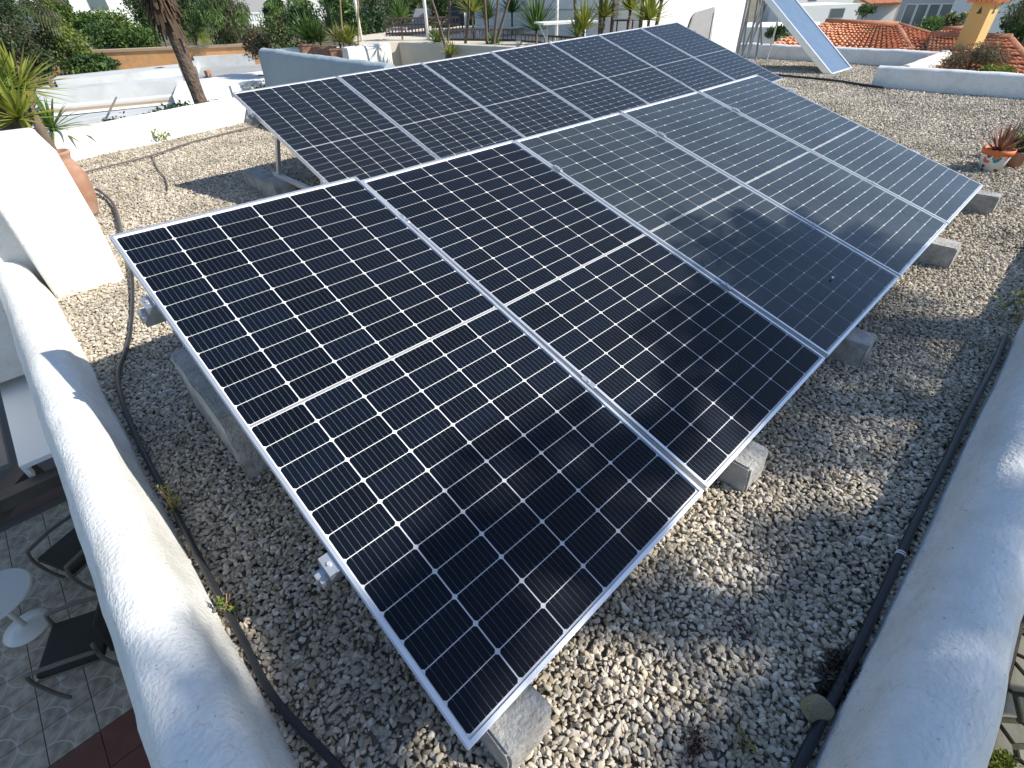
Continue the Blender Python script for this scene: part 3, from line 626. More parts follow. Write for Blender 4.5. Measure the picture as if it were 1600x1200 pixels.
def flower_pot(loc, rt, rb, h, mt, label, rimm=None):
    e = empty('flower_pot', loc, label=label, cat='potted plant')
    MB().lathe([(0, 0), (rb, 0), (rt * .93, h * .78), (rt * .93, h * .8)], 28).build('pot_body', mt, e, smooth=True)
    MB().lathe([(rt * .93, h * .78), (rt, h * .78), (rt * 1.03, h), (rt * .93, h), (rt * .9, h * .86)], 28).build('rim', rimm or mt, e, smooth=True)
    MB().lathe([(rt * .93, h * .9), (rt * .5, h * .93), (0, h * .94)], 20).build('soil', M['soil'], e)
    return e
def painted_pot():
    mt = bpy.data.materials.new('painted_pot'); mt.use_nodes = True; N = mt.node_tree.nodes; L = mt.node_tree.links; p = N['Principled BSDF']; p.inputs['Roughness'].default_value = .5
    tc = N.new('ShaderNodeTexCoord'); src = None
    for i, (c, sc_, th, ofs) in enumerate((((.02, .28, .3), 9, .56, 0), ((.7, .18, .06), 11, .6, 7), ((.08, .1, .12), 14, .63, 13))):
        mp = N.new('ShaderNodeMapping'); mp.inputs['Location'].default_value = (ofs, ofs, ofs); L.new(tc.outputs['Object'], mp.inputs[0])
        nz = N.new('ShaderNodeTexNoise'); nz.inputs['Scale'].default_value = sc_; nz.inputs['Detail'].default_value = 1.5; L.new(mp.outputs[0], nz.inputs['Vector'])
        g_ = N.new('ShaderNodeMath'); g_.operation = 'GREATER_THAN'; g_.inputs[1].default_value = th; L.new(nz.outputs[0], g_.inputs[0])
        mx = N.new('ShaderNodeMixRGB'); L.new(g_.outputs[0], mx.inputs[0]); mx.inputs[2].default_value = (*c, 1)
        if src: L.new(src, mx.inputs[1])
        else: mx.inputs[1].default_value = (.75, .74, .7, 1)
        src = mx.outputs[0]
    L.new(src, p.inputs['Base Color']); return mt
pq = atz(1543, 268, 0)
e1 = flower_pot((pq[0], pq[1], 0), .125, .085, .21, painted_pot(), 'white flower pot with orange rim and painted pattern holding a reddish spiky plant', M['pot_orange'])
V, F = blades(24, .27, .036, 4, spread=1.15, droop=.1, c=(0, 0, .18)); MB().add(V, F).build('spiky_leaves', mat('aloe_red', (.26, .1, .08), .5, var=.5, vscale=9, c2=(.3, .3, .14), c2scale=6, transl=.1), e1)
pq = atz(1578, 263, 0)
e2 = flower_pot((pq[0] + .02, pq[1] + .0, 0), .095, .065, .16, M['terracotta'], 'small terracotta flower pot holding a pale green succulent, right of the painted pot')
V, F, mi = leaves((0, 0, .24), (.1, .1, .1), 260, .055, ('leaf_pale', 'leaf_olive'), 12, .5, 3, 1.4); link('succulent_leaves', npmesh('succulent', V, F, [M['leaf_pale'], M['leaf_olive']], mi), e2)
pq = atz(1576, 225, .0)
pq = atz(1573, 248, 0)
e3 = flower_pot((pq[0], pq[1], 0), .1, .07, .17, mat('pot_green', (.2, .55, .06), .5), 'lime green flower pot behind the other two pots')
V, F = blades(18, .22, .02, 9, spread=1.2, droop=.2, c=(0, 0, .14)); MB().add(V, F).build('thin_leaves', M['leaf_blue'], e3)

# weeds, rock, leaf litter near the camera
def weed(x, y, n, size, r_, mt, label, seed, h=.06, cat='weed'):
    e = empty('weed', (x, y, 0), label=label, cat=cat)
    V, F, mi = leaves((0, 0, h), (r_, r_, h), n, size, mt, 9, .45, seed, 2.2, -.3); link('leaves', npmesh('weed', V, F, [M[q] for q in mt], mi), e)
    b = MB(); rr = random.Random(seed)
    for k in range(6): b.tube([(rr.uniform(-.01, .01), rr.uniform(-.01, .01), 0), (rr.uniform(-r_, r_) * .5, rr.uniform(-r_, r_) * .5, h * .7), (rr.uniform(-r_, r_), rr.uniform(-r_, r_), h * 1.7)], .0018, 4)
    b.build('stems', M['cane'], e)
weed(-.275, 1.41, 80, .014, .026, ('leaf_weed', 'leaf_pale'), 'sparse yellow weed growing at the foot of the left parapet', 1, .09)
weed(-.28, .86, 150, .014, .026, ('leaf_mid', 'leaf_weed'), 'small green weed beside the hose at the left parapet', 2, .05)
weed(1.52, 8.28, 90, .05, .1, ('leaf_weed', 'leaf_mid'), 'tiny green tuft at the foot of the back parapet', 3, .08)
q = atz(1165, 1165, .02); weed(q[0], q[1], 60, .014, .05, ('leaf_weed', 'leaf_mid'), 'scattered tiny weeds in the gravel at the bottom of the picture', 4, .02)
q = atz(1590, 520, .02); weed(q[0] + .1, q[1] + .02, 120, .03, .1, ('leaf_olive', 'leaf_weed'), 'straggly weed at the foot of the right parapet', 6, .13)
def rock(px, py, r_, label, mt, seed, z=.03):
    bm = bmesh.new(); bmesh.ops.create_icosphere(bm, subdivisions=3, radius=1); rr = random.Random(seed)
    pl = [(Vector([rr.gauss(0, 1) for _ in range(3)]).normalized(), rr.uniform(.6, .85)) for _ in range(8)]
    for v in bm.verts:
        for n_, d_ in pl:
            k = v.co.dot(n_)
            if k > d_: v.co -= n_ * (k - d_) * .9
        v.co *= 1 + .05 * noise.noise(v.co * 3); v.co.x *= r_[0]; v.co.y *= r_[1]; v.co.z *= r_[2]
    me = bpy.data.meshes.new('rock'); bm.to_mesh(me); bm.free(); me.materials.append(mt)
    q = atz(px, py, z); o = link('rock', me, None, (q[0], q[1], z), (0, 0, 1)); return tag(o, label, 'rock')
rock(1276, 1108, (.032, .045, .045), 'mossy fist sized rock beside the black pipe and the dark drain corner', mat('rock_moss', (.3, .26, .19), .9, var=.3, vscale=20, c2=(.16, .17, .05), c2scale=22, c2amt=.6, bump=.6), 4, .035)
q = atz(1318, 1062, .01)
V, F, mi = leaves((q[0] - .0, q[1] + .015, .014), (.08, .035, .02), 900, .022, ('twig_dry', 'leaf_dark'), 20, .5, 12, 3)
tag(link('leaf_litter', npmesh('leaf_litter', V, F, [M['soil'], M['wood_dark']], mi)), 'dark heap of wet leaf litter and soil against the right parapet', 'leaf litter', kind='stuff')
for (px, py, rr_, nn, sd) in ((1088, 1160, .045, 170, 21), (1150, 985, .05, 60, 22)):
    q = atz(px, py, .02); V, F, mi = leaves((q[0], q[1], .025), (rr_, rr_ * .8, .006), nn, .009, ('leaf_red', 'leaf_red'), 14, .5, sd, 1.3)
    tag(link('red_stonecrop', npmesh('red_stonecrop', V, F, [mat('stonecrop', (.05, .015, .012), .6, var=.3)], mi * 0)), 'dark red patch of low stonecrop in the gravel ' + ('near the bottom edge' if sd == 21 else 'beside the first panel'), 'stonecrop', kind='stuff')
# dry twigs and needles
b = MB(); rr = random.Random(5)
for k in range(260):
    x = rr.choice([rr.uniform(-.28, .1), rr.uniform(.4, 3.2)]); y = rr.uniform(.2, 1.3) if x < .15 else rr.uniform(-.5, -.05)
    a = rr.uniform(0, 3.14); l_ = rr.uniform(.02, .07); z = .028
    b.tube([(x, y, z), (x + math.cos(a) * l_ * .5, y + math.sin(a) * l_ * .5, z + .004), (x + math.cos(a + .2) * l_, y + math.sin(a + .2) * l_, z)], .0009, 3)
tag(b.build('dry_needles', M['cane']), 'scattered dry needles and twigs on the gravel', 'twigs', kind='stuff')

# ------------------------------------------------------------------ thermal collector and its poles
tc_ = empty('thermal_collector', (12.17, 3.49, 0), label='blue glazed solar thermal collector leaning up at the far end of the roof', cat='solar collector')
th = math.atan2(1.17, 1.54); cd = Vector((0, math.cos(th), math.sin(th))); cn = Vector((0, -math.sin(th), math.cos(th)))
CL = 2.35; CWd = 1.1
def cpt(u, v, z): return Vector((u, 0, .0)) + cd * v + cn * z
def obox(b, f, a, c):
    P = [f(x, y, z) for z in (a[2], c[2]) for x, y in ((a[0], a[1]), (c[0], a[1]), (c[0], c[1]), (a[0], c[1]))]
    return b.add(P, [(0, 3, 2, 1), (4, 5, 6, 7), (0, 1, 5, 4), (1, 2, 6, 5), (2, 3, 7, 6), (3, 0, 4, 7)])
b = MB(); fw = .045
obox(b, cpt, (0, 0, -.09), (fw, CL, .012)); obox(b, cpt, (CWd - fw, 0, -.09), (CWd, CL, .012)); obox(b, cpt, (fw, 0, -.09), (CWd - fw, fw, .012)); obox(b, cpt, (fw, CL - fw, -.09), (CWd - fw, CL, .012))
b.build('frame', M['alu'], tc_)
b = MB(); obox(b, cpt, (fw, fw, -.08), (CWd - fw, CL - fw, -.004)); b.build('absorber', mat('absorber_blue', (.12, .17, .24), .14, spec=1.0, var=.1), tc_)
for x in (.05, CWd - .05):
    MB().tube([cpt(x, CL * .9, -.09), (x, cd.y * CL * .9 + .1, 0)], .02, 6).build('rear_leg', M['alu_dull'], tc_)
st = empty('pole_bundle', tuple(at(1170, 90, 14.2) * [1, 1, 0]), label='bundle of thin grey poles and pipes leaning beside the white house corner', cat='poles')
for (x0, y0, x1) in ((1152, 84, 1182), (1158, 88, 1208), (1168, 92, 1190), (1172, 70, 1215), (1180, 96, 1200), (1190, 70, 1186), (1160, 80, 1177)):
    a = Vector(at(x0, y0, 14.2)); a.z = max(a.z, .02); c_ = Vector(at(x1, -40, 13.9))
    MB().tube([a - st.location, c_ - st.location], .022, 6).build('pole', M['alu_dull'], st)

# ------------------------------------------------------------------ white house at the back right
def house(name, label, poly, z0, z1, mt, cat='house'):
    x = sum(p[0] for p in poly) / len(poly); y = sum(p[1] for p in poly) / len(poly)
    e = empty(name, (x, y, z0), label=label, cat=cat); MB().prism([(p[0] - x, p[1] - y) for p in poly], 0, z1 - z0).build('wall', mt, e); return e
hw = house('white_house', 'tall white rendered house wall at the far end of the back row', [(14.3, 9.5), (20.6, 9.5), (20.6, 16), (14.3, 16)], -3.4, 3.4, M['stucco_smooth'])
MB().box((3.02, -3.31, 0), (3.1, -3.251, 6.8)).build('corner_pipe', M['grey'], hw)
for z in (4.3, 4.75): MB().box((-3.17, -3.2, z), (-3.151, 3.2, z + .03)).build('moulding', M['housegrey'], hw)
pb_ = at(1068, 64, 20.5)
bd = empty('shadow_sheet', (pb_[0], 9.46, pb_[2] - .15), label='pale grey sheet with rounded corner standing in for a shadow on the white wall', cat='shadow sheet')  # flat grey sheet stands in for the shadow cast on this wall
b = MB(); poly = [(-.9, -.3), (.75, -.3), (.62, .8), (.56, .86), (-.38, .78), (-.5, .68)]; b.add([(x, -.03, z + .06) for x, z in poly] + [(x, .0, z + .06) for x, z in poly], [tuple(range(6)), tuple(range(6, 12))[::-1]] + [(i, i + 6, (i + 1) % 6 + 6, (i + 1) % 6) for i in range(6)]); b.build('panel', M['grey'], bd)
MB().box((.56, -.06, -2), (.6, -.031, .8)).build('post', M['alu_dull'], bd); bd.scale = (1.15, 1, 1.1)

# ------------------------------------------------------------------ raised terrace behind the back row
_at = at
def at(px, py, d): return _at(px, py, d * (1.6 if px < 860 else 1.38))
def zat(px, py, d): return at(px, py, d)[2]
tz = zat(640, 64, 11.9) - .03
ter = tag(MB().prism([tuple(at(x, 60, d)[:2]) for x, d in ((560, 11.75), (622, 11.95), (860, 10.9), (980, 17), (520, 19))], -3.39, tz).build('rear_terrace', M['stucco_beige']), kind='structure')
def wallq(name, label, a, d1, b_, d2, zt, zb, th_, mt, cat='wall', zt2=None):
    A = at(*a, d1); B = at(*b_, d2); zt2 = zt if zt2 is None else zt2; u = Vector((B[0] - A[0], B[1] - A[1], 0)).normalized(); n_ = Vector((-u.y, u.x, 0)) * th_
    V = [(A[0], A[1], zb), (B[0], B[1], zb), (B[0] + n_.x, B[1] + n_.y, zb), (A[0] + n_.x, A[1] + n_.y, zb), (A[0], A[1], zt), (B[0], B[1], zt2), (B[0] + n_.x, B[1] + n_.y, zt2), (A[0] + n_.x, A[1] + n_.y, zt)]
    b = MB().add(V, [(0, 3, 2, 1), (4, 5, 6, 7), (0, 1, 5, 4), (1, 2, 6, 5), (2, 3, 7, 6), (3, 0, 4, 7)])
    o = b.build(name, mt, bevel=.09); return tag(o, label, cat)
wallq('planter_wall', 'shaded grey wall below the row of terracotta planters', (430, 74), 12.6, (560, 88), 11.8, zat(440, 76, 12.6), -3.4, .5, M['stucco_smooth'])
wallq('curved_wall', 'sunlit white rounded wall between the planters and the terrace railing', (545, 90), 11.0, (612, 75), 11.6, zat(575, 70, 11.3), -3.4, .3, M['stucco_smooth'])
wallq('terrace_wall', 'beige terrace wall below the brown railing', (622, 63), 11.8, (900, 80), 10.6, zat(640, 64, 11.8), -3.4, .25, M['stucco_beige'])
for i, (x0, y0, x1, y1, d) in enumerate(((470, 69, 494, 82, 12.3), (492, 72, 506, 84, 12.1), (506, 73, 528, 87, 12.0), (518, 76, 538, 88, 11.7), (535, 76, 553, 87, 11.6))):
    A = at(x0, y1, d); B = at(x1, y1, d); zt = zat(x0, y0, d); c_ = (A + B) / 2; w_ = np.linalg.norm((B - A)[:2])
    lb = ['first', 'second', 'third', 'fourth', 'fifth'][i] + ' square terracotta planter from the left in the row on the shaded wall'
    e = empty('planter_box', (c_[0], c_[1], c_[2] - .4), rz=-.55, label=lb, cat='planter', group='terracotta planters in a row'); H = zt - c_[2] + .4
    MB().box((-w_ / 2, -w_ / 2, 0), (w_ / 2, w_ / 2, H - .03)).build('box_body', M['terracotta'], e, bevel=.01)
    MB().box((-w_ / 2 - .015, -w_ / 2 - .015, H - .03), (w_ / 2 + .015, w_ / 2 + .015, H)).build('rim', M['terracotta'], e)
for i, (x, y, d, L_, mt, lb) in enumerate(((484, 62, 12.4, .75, 'leaf_green', 'dark green cycad in the first planter'), (500, 66, 12.3, .6, 'leaf_green', 'spiky plant in the second planter'),
        (520, 55, 12.5, .8, 'leaf_dark', 'dark palm like cycad above the third planter'), (530, 66, 11.8, .45, 'leaf_pale', 'variegated yellow spiky plant in the fourth planter'), (546, 68, 11.7, .45, 'leaf_bright', 'bright yellow green spiky plant in the fifth planter'))):
    yucca(x, y, d, zat(x, 84, d) - .1, L_ * 1.15, 80, mt, lb, 'plants in the terracotta planters', .05, 30 + i, 'plant', 1.5, .5)
def railing(a, b_, z0, z1, n, label):
    A = Vector(a); B = Vector(b_); e = empty('railing', (A.x, A.y, z0), label=label, cat='railing'); D = B - A; D.z = 0
    for zz in (z1 - z0, .08, (z1 - z0) * .62):
        MB().tube([(0, 0, zz), (D.x, D.y, zz)], .028, 6).build('handrail' if zz == z1 - z0 else 'cross_rail', M['rail'], e)
    me = MB().tube([(0, 0, 0), (0, 0, z1 - z0)], .017, 6).mesh('baluster', M['rail'])
    for k in range(n + 1): link('baluster', me, e, (D.x * k / n, D.y * k / n, 0))
A = at(604, 56, 12.6); B = at(720, 66, 12.0); railing(A, B, zat(604, 57, 12.6), zat(604, 29, 12.6), 22, 'brown iron railing at the left of the upper terrace')
A = at(704, 80, 11.9); B = at(806, 78, 11.2); railing(A, B, zat(704, 86, 11.9), zat(704, 46, 11.9), 17, 'brown iron railing in the middle of the terrace, below the sun loungers')
A = at(815, 70, 11.0); B = at(1000, 50, 10.6); railing(A, B, zat(815, 80, 11.0), zat(815, 54, 11.0), 26, 'brown iron railing at the right of the terrace, behind the yuccas')
def pole(px, py0, py1, d, r_, label, cat='pole', mt='white', name='white_pole'):
    a = Vector(at(px, py0, d)); e = empty(name, tuple(a), label=label, cat=cat)
    z = zat(px, py1, d) - a.z
    MB().tube([(0, 0, -1), (0, 0, z)], r_, 12).build('post', M[mt], e, smooth=True); MB().lathe([(r_ * 1.6, -1.0), (r_ * 1.6, -.97), (r_, -.95)], 12).build('base', M[mt], e)
pole(669, 60, -160, 12.2, .05, 'tall white pole standing behind the terrace railing')
pole(563, 50, -160, 12.6, .045, 'tall white pole beside the potted cycads')
pole(870, 30, -80, 12.6, .045, 'white post at the corner of the shaded house wall')
# yuccas and stems on the terrace
yy = [(684, 62, 11.3, .42, 44, 'leaf_yellow', 'small spiky yucca in front of the terrace wall, beside the tall white pole'), (738, 12, 12.0, .6, 60, 'leaf_bright', 'bright yellow green yucca head above the railing'),
      (838, 40, 10.4, .72, 70, 'leaf_green', 'large dark green yucca in a pot left of the white table'), (912, 38, 10.0, .45, 46, 'leaf_bright', 'yellow green yucca right of the white table'),
      (944, 20, 10.4, .4, 40, 'leaf_bright', 'yucca head left of the black chair'), (1014, 24, 9.9, .5, 50, 'leaf_bright', 'yucca at the corner of the white house, above the back row'),
      (772, 68, 10.8, .35, 36, 'leaf_mid', 'small green yucca among crossed stems behind the panels'), (705, 78, 10.6, .3, 30, 'leaf_bright', 'small yellow yucca just above the panel edge'), (902, 48, 9.9, .3, 30, 'leaf_yellow', 'short yucca low beside the white table legs'),
      (762, 22, 12.4, .5, 60, 'leaf_bright', 'bright bamboo like yucca behind the middle railing, right of the tallest'), (800, 12, 12.6, .55, 60, 'leaf_mid', 'green yucca head at the top edge, left of the white post'),
      (985, 8, 10.6, .4, 50, 'leaf_bright', 'yucca head at the top edge above the black chair'), (625, 22, 12.6, .5, 50, 'leaf_mid', 'green spiky plant behind the left railing')]
for i, (x, y, d, L_, n, mt, lb) in enumerate(yy): yucca(x, y + 7, d, -3, L_ * 1.25, n, mt, lb, seed=60 + i, wd=.065, spread=1.55, droop=.35)
stems = [(702, 88, 655, 0, 10.8), (698, 86, 704, -10, 10.9), (762, 76, 750, -10, 10.8), (770, 75, 782, 0, 10.7), (725, 82, 735, 20, 10.9), (776, 60, 812, -10, 10.9), (902, 54, 890, -10, 10.4), (937, 50, 937, -10, 10.4), (955, 48, 962, -10, 10.5), (1000, 42, 1008, -12, 10.2), (1024, 42, 1046, -10, 10.2), (560, 75, 555, -10, 11.7), (536, 60, 522, -10, 11.7)]
stl = ['leaning dark stem left of the small yucca', 'straight dark stem beside the small yucca', 'thick dark stem before the white chairs', 'slim stem crossing behind the panels', 'pale slim stem below the bright yucca head', 'slanting stem near the railing post',
       'dark stem right of the white table', 'black upright stem between two yuccas', 'thin stem left of the black chair', 'dark stem at the house corner', 'slanting stem against the white wall', 'tan bamboo stake beside the planters', 'tan leaning bamboo cane above the planters']
for i, (x0, y0, x1, y1, d) in enumerate(stems):
    a = Vector(at(x0, y0 + 6, d)); c_ = Vector(at(x1, y1 - 60, d))
    e = empty('plant_stem', tuple(a), label=stl[i], cat='stem', group='slim stems behind the back row')
    mid = (c_ - a) * .5 + Vector((.04, 0, 0)); MB().tube([(0, 0, -1.5), (0, 0, 0), mid, c_ - a], [.045, .045, .035, .03] if i < 11 else [.025, .025, .025, .02], 8).build('stem', M['bark' if i < 11 else 'cane'], e, smooth=True)
    V, F = blades(34, .45, .04, i + 90, spread=1.8, droop=.5, c=tuple(c_ - a)); 
    if i < 11: MB().add(V, F).build('leaf_head', M['leaf_yellow' if i % 2 else 'leaf_mid'], e)
# terrace furniture
def lounger(px, py, d, rz, label, mt):
    p = at(px, py, d); e = empty('sun_lounger', tuple(p), rz, label, 'sun lounger', 'loungers on the terrace')
    MB().box((-.95, -.33, .25), (.5, .33, .34)).build('mattress', M[mt], e, bevel=.02)
    o = MB().box((0, -.33, 0), (.7, .33, .09)).build('backrest', M[mt], e, bevel=.02, loc=(.5, 0, .25), rot=(0, -.8, 0))
    for x in (-.85, .45):
        for y in (-.28, .28): MB().box((x - .02, y - .02, 0), (x + .02, y + .02, .25)).build('leg', M['rail'], e)
lounger(645, 58, 14.2, .4, 'dark grey sun lounger behind the left railing', 'grey'); lounger(705, 54, 14.0, .5, 'black cushioned sun lounger next to the bright yucca head', 'shade_dark')
def table(px, py, d, w_, l_, h, rz, label):
    p = at(px, py, d); e = empty('white_table', (p[0], p[1], p[2] - h), rz, label, 'table')
    MB().box((-l_ / 2, -w_ / 2, h - .04), (l_ / 2, w_ / 2, h)).build('tabletop', M['white'], e)
    for x in (-l_ * .35, l_ * .35):
        for s_ in (1, -1): MB().tube([(x - .12 * s_, -w_ * .4, 0), (x + .12 * s_, w_ * .4, h - .04)], .022, 8).build('leg', M['white'], e)
table(885, 33, 11.6, .8, 1.5, .74, -.5, 'white folding table in front of the shaded house wall')
table(790, 42, 12.6, .7, 1.2, .45, .2, 'low white table behind the middle railing')
def chair(px, py, d, rz, mt, label, group=None):
    p = at(px, py, d); e = empty('garden_chair', (p[0], p[1], p[2] - .45), rz, label, 'chair', group)
    MB().box((-.22, -.22, .42), (.22, .22, .45)).build('seat', M[mt], e, bevel=.01)
    MB().box((-.22, .2, .46), (.22, .23, .9)).build('backrest', M[mt], e, bevel=.01)
    for x in (-.2, .2):
        for y in (-.2, .2): MB().box((x - .015, y - .015, 0), (x + .015, y + .015, .42)).build('leg', M[mt], e)
chair(740, 46, 12.4, .6, 'white', 'white garden chair left of the low white table', 'white garden chairs'); chair(757, 40, 13.2, .2, 'white', 'white garden chair just behind the low white table', 'white garden chairs')
chair(973, 30, 11.2, .3, 'shade_dark', 'black garden chair between two yuccas near the house')
# hedge behind the terrace
for i, (x, y, d, r_, mt, lb) in enumerate(((600, 20, 17, 1.3, ('leaf_dark', 'leaf_green'), 'dark leafy shrub behind the left end of the terrace'), (660, 8, 18, 1.6, ('leaf_dark', 'leaf_green'), 'dense dark shrub behind the sun loungers'),
        (720, 0, 18, 1.5, ('leaf_dark', 'leaf_mid'), 'leafy shrub behind the bright yucca head'), (790, 6, 18, 1.7, ('leaf_yellow', 'leaf_mid'), 'yellowish bamboo thicket behind the middle railing'), (850, 5, 17, 1.2, ('leaf_dark', 'leaf_yellow'), 'bamboo clump at the left corner of the shaded house wall'),
        (580, 45, 15, .8, ('leaf_blue', 'leaf_dark'), 'bluish flowering shrub right of the cycads'), (545, 30, 15, 1.1, ('leaf_dark', 'leaf_green'), 'dark shrub behind the cycads'))):
    bush('shrub', lb, 'shrub', at(x, y, d), (r_ * .8, r_ * .8, r_ * .8), 3200, .17, mt, 200 + i, 26, base_z=-3.39, elong=2.6, group='shrubs behind the terrace')

at = _at
# ------------------------------------------------------------------ left middle distance: neighbour's flat white roofs
nb = empty('neighbour_house', (4, 24, -3.4), label='low white house with stepped flat roofs below the back left parapet', cat='house')
ZN = -1.0
def nslab(name, pts, z0, z1, mt):
    xy = [tuple((atz(x, y, z1) - np.array([4, 24, 0]))[:2]) for x, y in pts]; return MB().prism(xy, z0 + 3.4, z1 + 3.4).build(name, mt, nb)
nslab('upper_roof', [(58, 140), (95, 122), (300, 98), (420, 92), (420, 112), (280, 124)], -3.39, ZN, M['roofgrey'])
nslab('rear_parapet', [(86, 126), (88, 119), (278, 100), (280, 106)], ZN - .1, ZN + .28, M['roofwhite'])
nslab('side_parapet', [(296, 103), (302, 86), (312, 86), (306, 104)], ZN - .1, ZN + .28, M['roofwhite'])
nslab('right_parapet', [(302, 89), (303, 86), (425, 78), (425, 82)], ZN - .1, ZN + .42, M['roofwhite'])
nslab('front_parapet', [(55, 144), (57, 139), (284, 119), (286, 124)], ZN - .6, ZN + .12, M['roofwhite'])
nslab('left_parapet', [(55, 142), (88, 120), (96, 121), (66, 141)], ZN - .1, ZN + .15, M['roofwhite'])
nslab('lower_roof', [(50, 200), (58, 150), (280, 128), (330, 165), (200, 190)], -3.39, ZN - .75, M['roofwhite'])
nslab('pergola_wall', [(270, 150), (278, 128), (430, 108), (430, 122)], -3.39, ZN + .02, M['housewhite'])
nslab('front_band', [(60, 196), (60, 186), (275, 163), (275, 171)], -3.39, ZN - .35, M['roofwhite'])
def nbar(px0, py0, px1, py1, z, mt, wd=.12, hgt=.06, name='beam'):
    a = atz(px0, py0, z) - np.array([4, 24, 0]); b_ = atz(px1, py1, z) - np.array([4, 24, 0]); a[2] = b_[2] = z + 3.4
    MB().add(*bar_between(a, b_, wd, hgt, Vector((0, 0, 1)))).build(name, mt, nb)
for (x0, y0, x1, y1, z, mt, wd) in ((70, 160, 270, 141, ZN - .25, 'wood_grey', .1), (65, 168, 270, 149, ZN - .3, 'white', .14), (60, 176, 265, 157, ZN - .35, 'mortar', .2), (72, 181, 268, 161, ZN - .3, 'white', .06), (60, 152, 272, 134, ZN - .1, 'roofwhite', .3)):
    nbar(x0, y0, x1, y1, z, M[mt], wd)
nbar(170, 176, 182, 152, ZN - .1, M['wood_grey'], .04, .04)
def nbox(px, py, z, s_, h, mt, name, rz=.27):
    p = atz(px, py, z) - np.array([4, 24, 0]); MB().box((-s_ / 2, -s_ / 2, 0), (s_ / 2, s_ / 2, h)).build(name, mt, nb, loc=(p[0], p[1], z + 3.4), rot=(0, 0, rz), bevel=.03)
nbox(105, 133, ZN, .5, .2, M['roofgrey'], 'skylight'); nbox(254, 118, ZN, .42, .28, M['roofgrey'], 'roof_hatch'); nbox(327, 120, ZN, .2, .22, M['terracotta'], 'chimney'); nbox(270, 117, ZN, .2, .22, M['grey'], 'vent_pipe')
# creeper on the outside of the back parapet
for i, (x, y, n, r_) in enumerate(((190, 186, 500, .35), (270, 172, 1500, .55), (335, 163, 1100, .4), (405, 137, 200, .2))):
    y += 6; p = at(x, y, [9.3, 9.9, 10.3, 10.8][i]); bush('creeper', ['sparse dark creeper hanging over the left of the back parapet', 'dense dark creeper over the back parapet left of the palm trunk', 'dark creeper over the back parapet right of the palm trunk', 'single leafy sprig above the right end of the back parapet'][i],
         'creeper', p, (r_ * .8, r_ * .4, .09), n // 3, .06, ('leaf_dark', 'leaf_blue'), 300 + i, 14, .6, base_z=-.9, trunk_r=.02, elong=1.6)

# left yucca clump close behind the plastered block
def blade_plant(name, px, py, d, L_, n, mt, label, seed, wd, base, spread=1.8, droop=.5, cat='yucca'):
    h = Vector(at(px, py, d)); e = empty(name, (h.x, h.y, base), label=label, cat=cat)
    V, F = blades(n, L_, wd, seed, spread=spread, droop=droop, c=(0, 0, h.z - base), seg=6); MB().add(V, F).build('leaf_head', M[mt], e)
    MB().tube([(.03, 0, 0), (0, 0, (h.z - base) * .6), (0, 0, h.z - base)], [.06, .05, .045], 10).build('trunk', M['bark'], e, smooth=True)
blade_plant('yucca', 28, 138, 8.0, .52, 90, 'leaf_bright', 'large sunlit yucca behind the plastered block at the left edge', 5, .05, -1.5)
blade_plant('yucca', 30, 185, 7.4, .42, 60, 'leaf_bright', 'lower yucca head just above the plastered block, in front of the large one', 6, .045, -1.5)
blade_plant('yucca', -12, 150, 7.6, .5, 60, 'leaf_mid', 'green yucca head cut by the left edge of the picture', 7, .045, -1.5)
blade_plant('yucca', 82, 200, 8.6, .42, 46, 'leaf_mid', 'drooping yucca leaves over the left end of the back parapet', 8, .045, -1.2, 2.0, 1.0)

# palm with a skirt of dead fronds
tp = at(238, -25, 11.5)
palm('palm_tree', 'leaning palm with a shaggy brown skirt rising behind the back parapet', (tp[0], tp[1], tp[2] + 1.7), -3.4, .105, 34, 1.7, 4, ('leaf_green', 'leaf_mid'), skirt=2.6, lean=(.12, -.02), leaflet=.4, elmin=-.2)
tp = at(452, 6, 34); palm('palm_tree', 'distant palm before the long white building', tuple(tp), -3.4, .14, 36, 1.2, 8, ('leaf_yellow', 'leaf_mid'), leaflet=.5, step=.12, lw=.07)
tp = at(15, 6, 30); palm('palm_tree', 'date palm at the top left corner', tuple(tp), -3.4, .2, 44, 1.7, 9, ('leaf_green', 'leaf_olive'), leaflet=.55, step=.12, lw=.07)
tp = at(300, 50, 37); palm('palm_tree', 'low bushy fan palm left of the street lamp', tuple(tp), -3.4, .12, 40, 1.25, 10, ('leaf_yellow', 'leaf_mid'), leaflet=.4, step=.1, lw=.06)

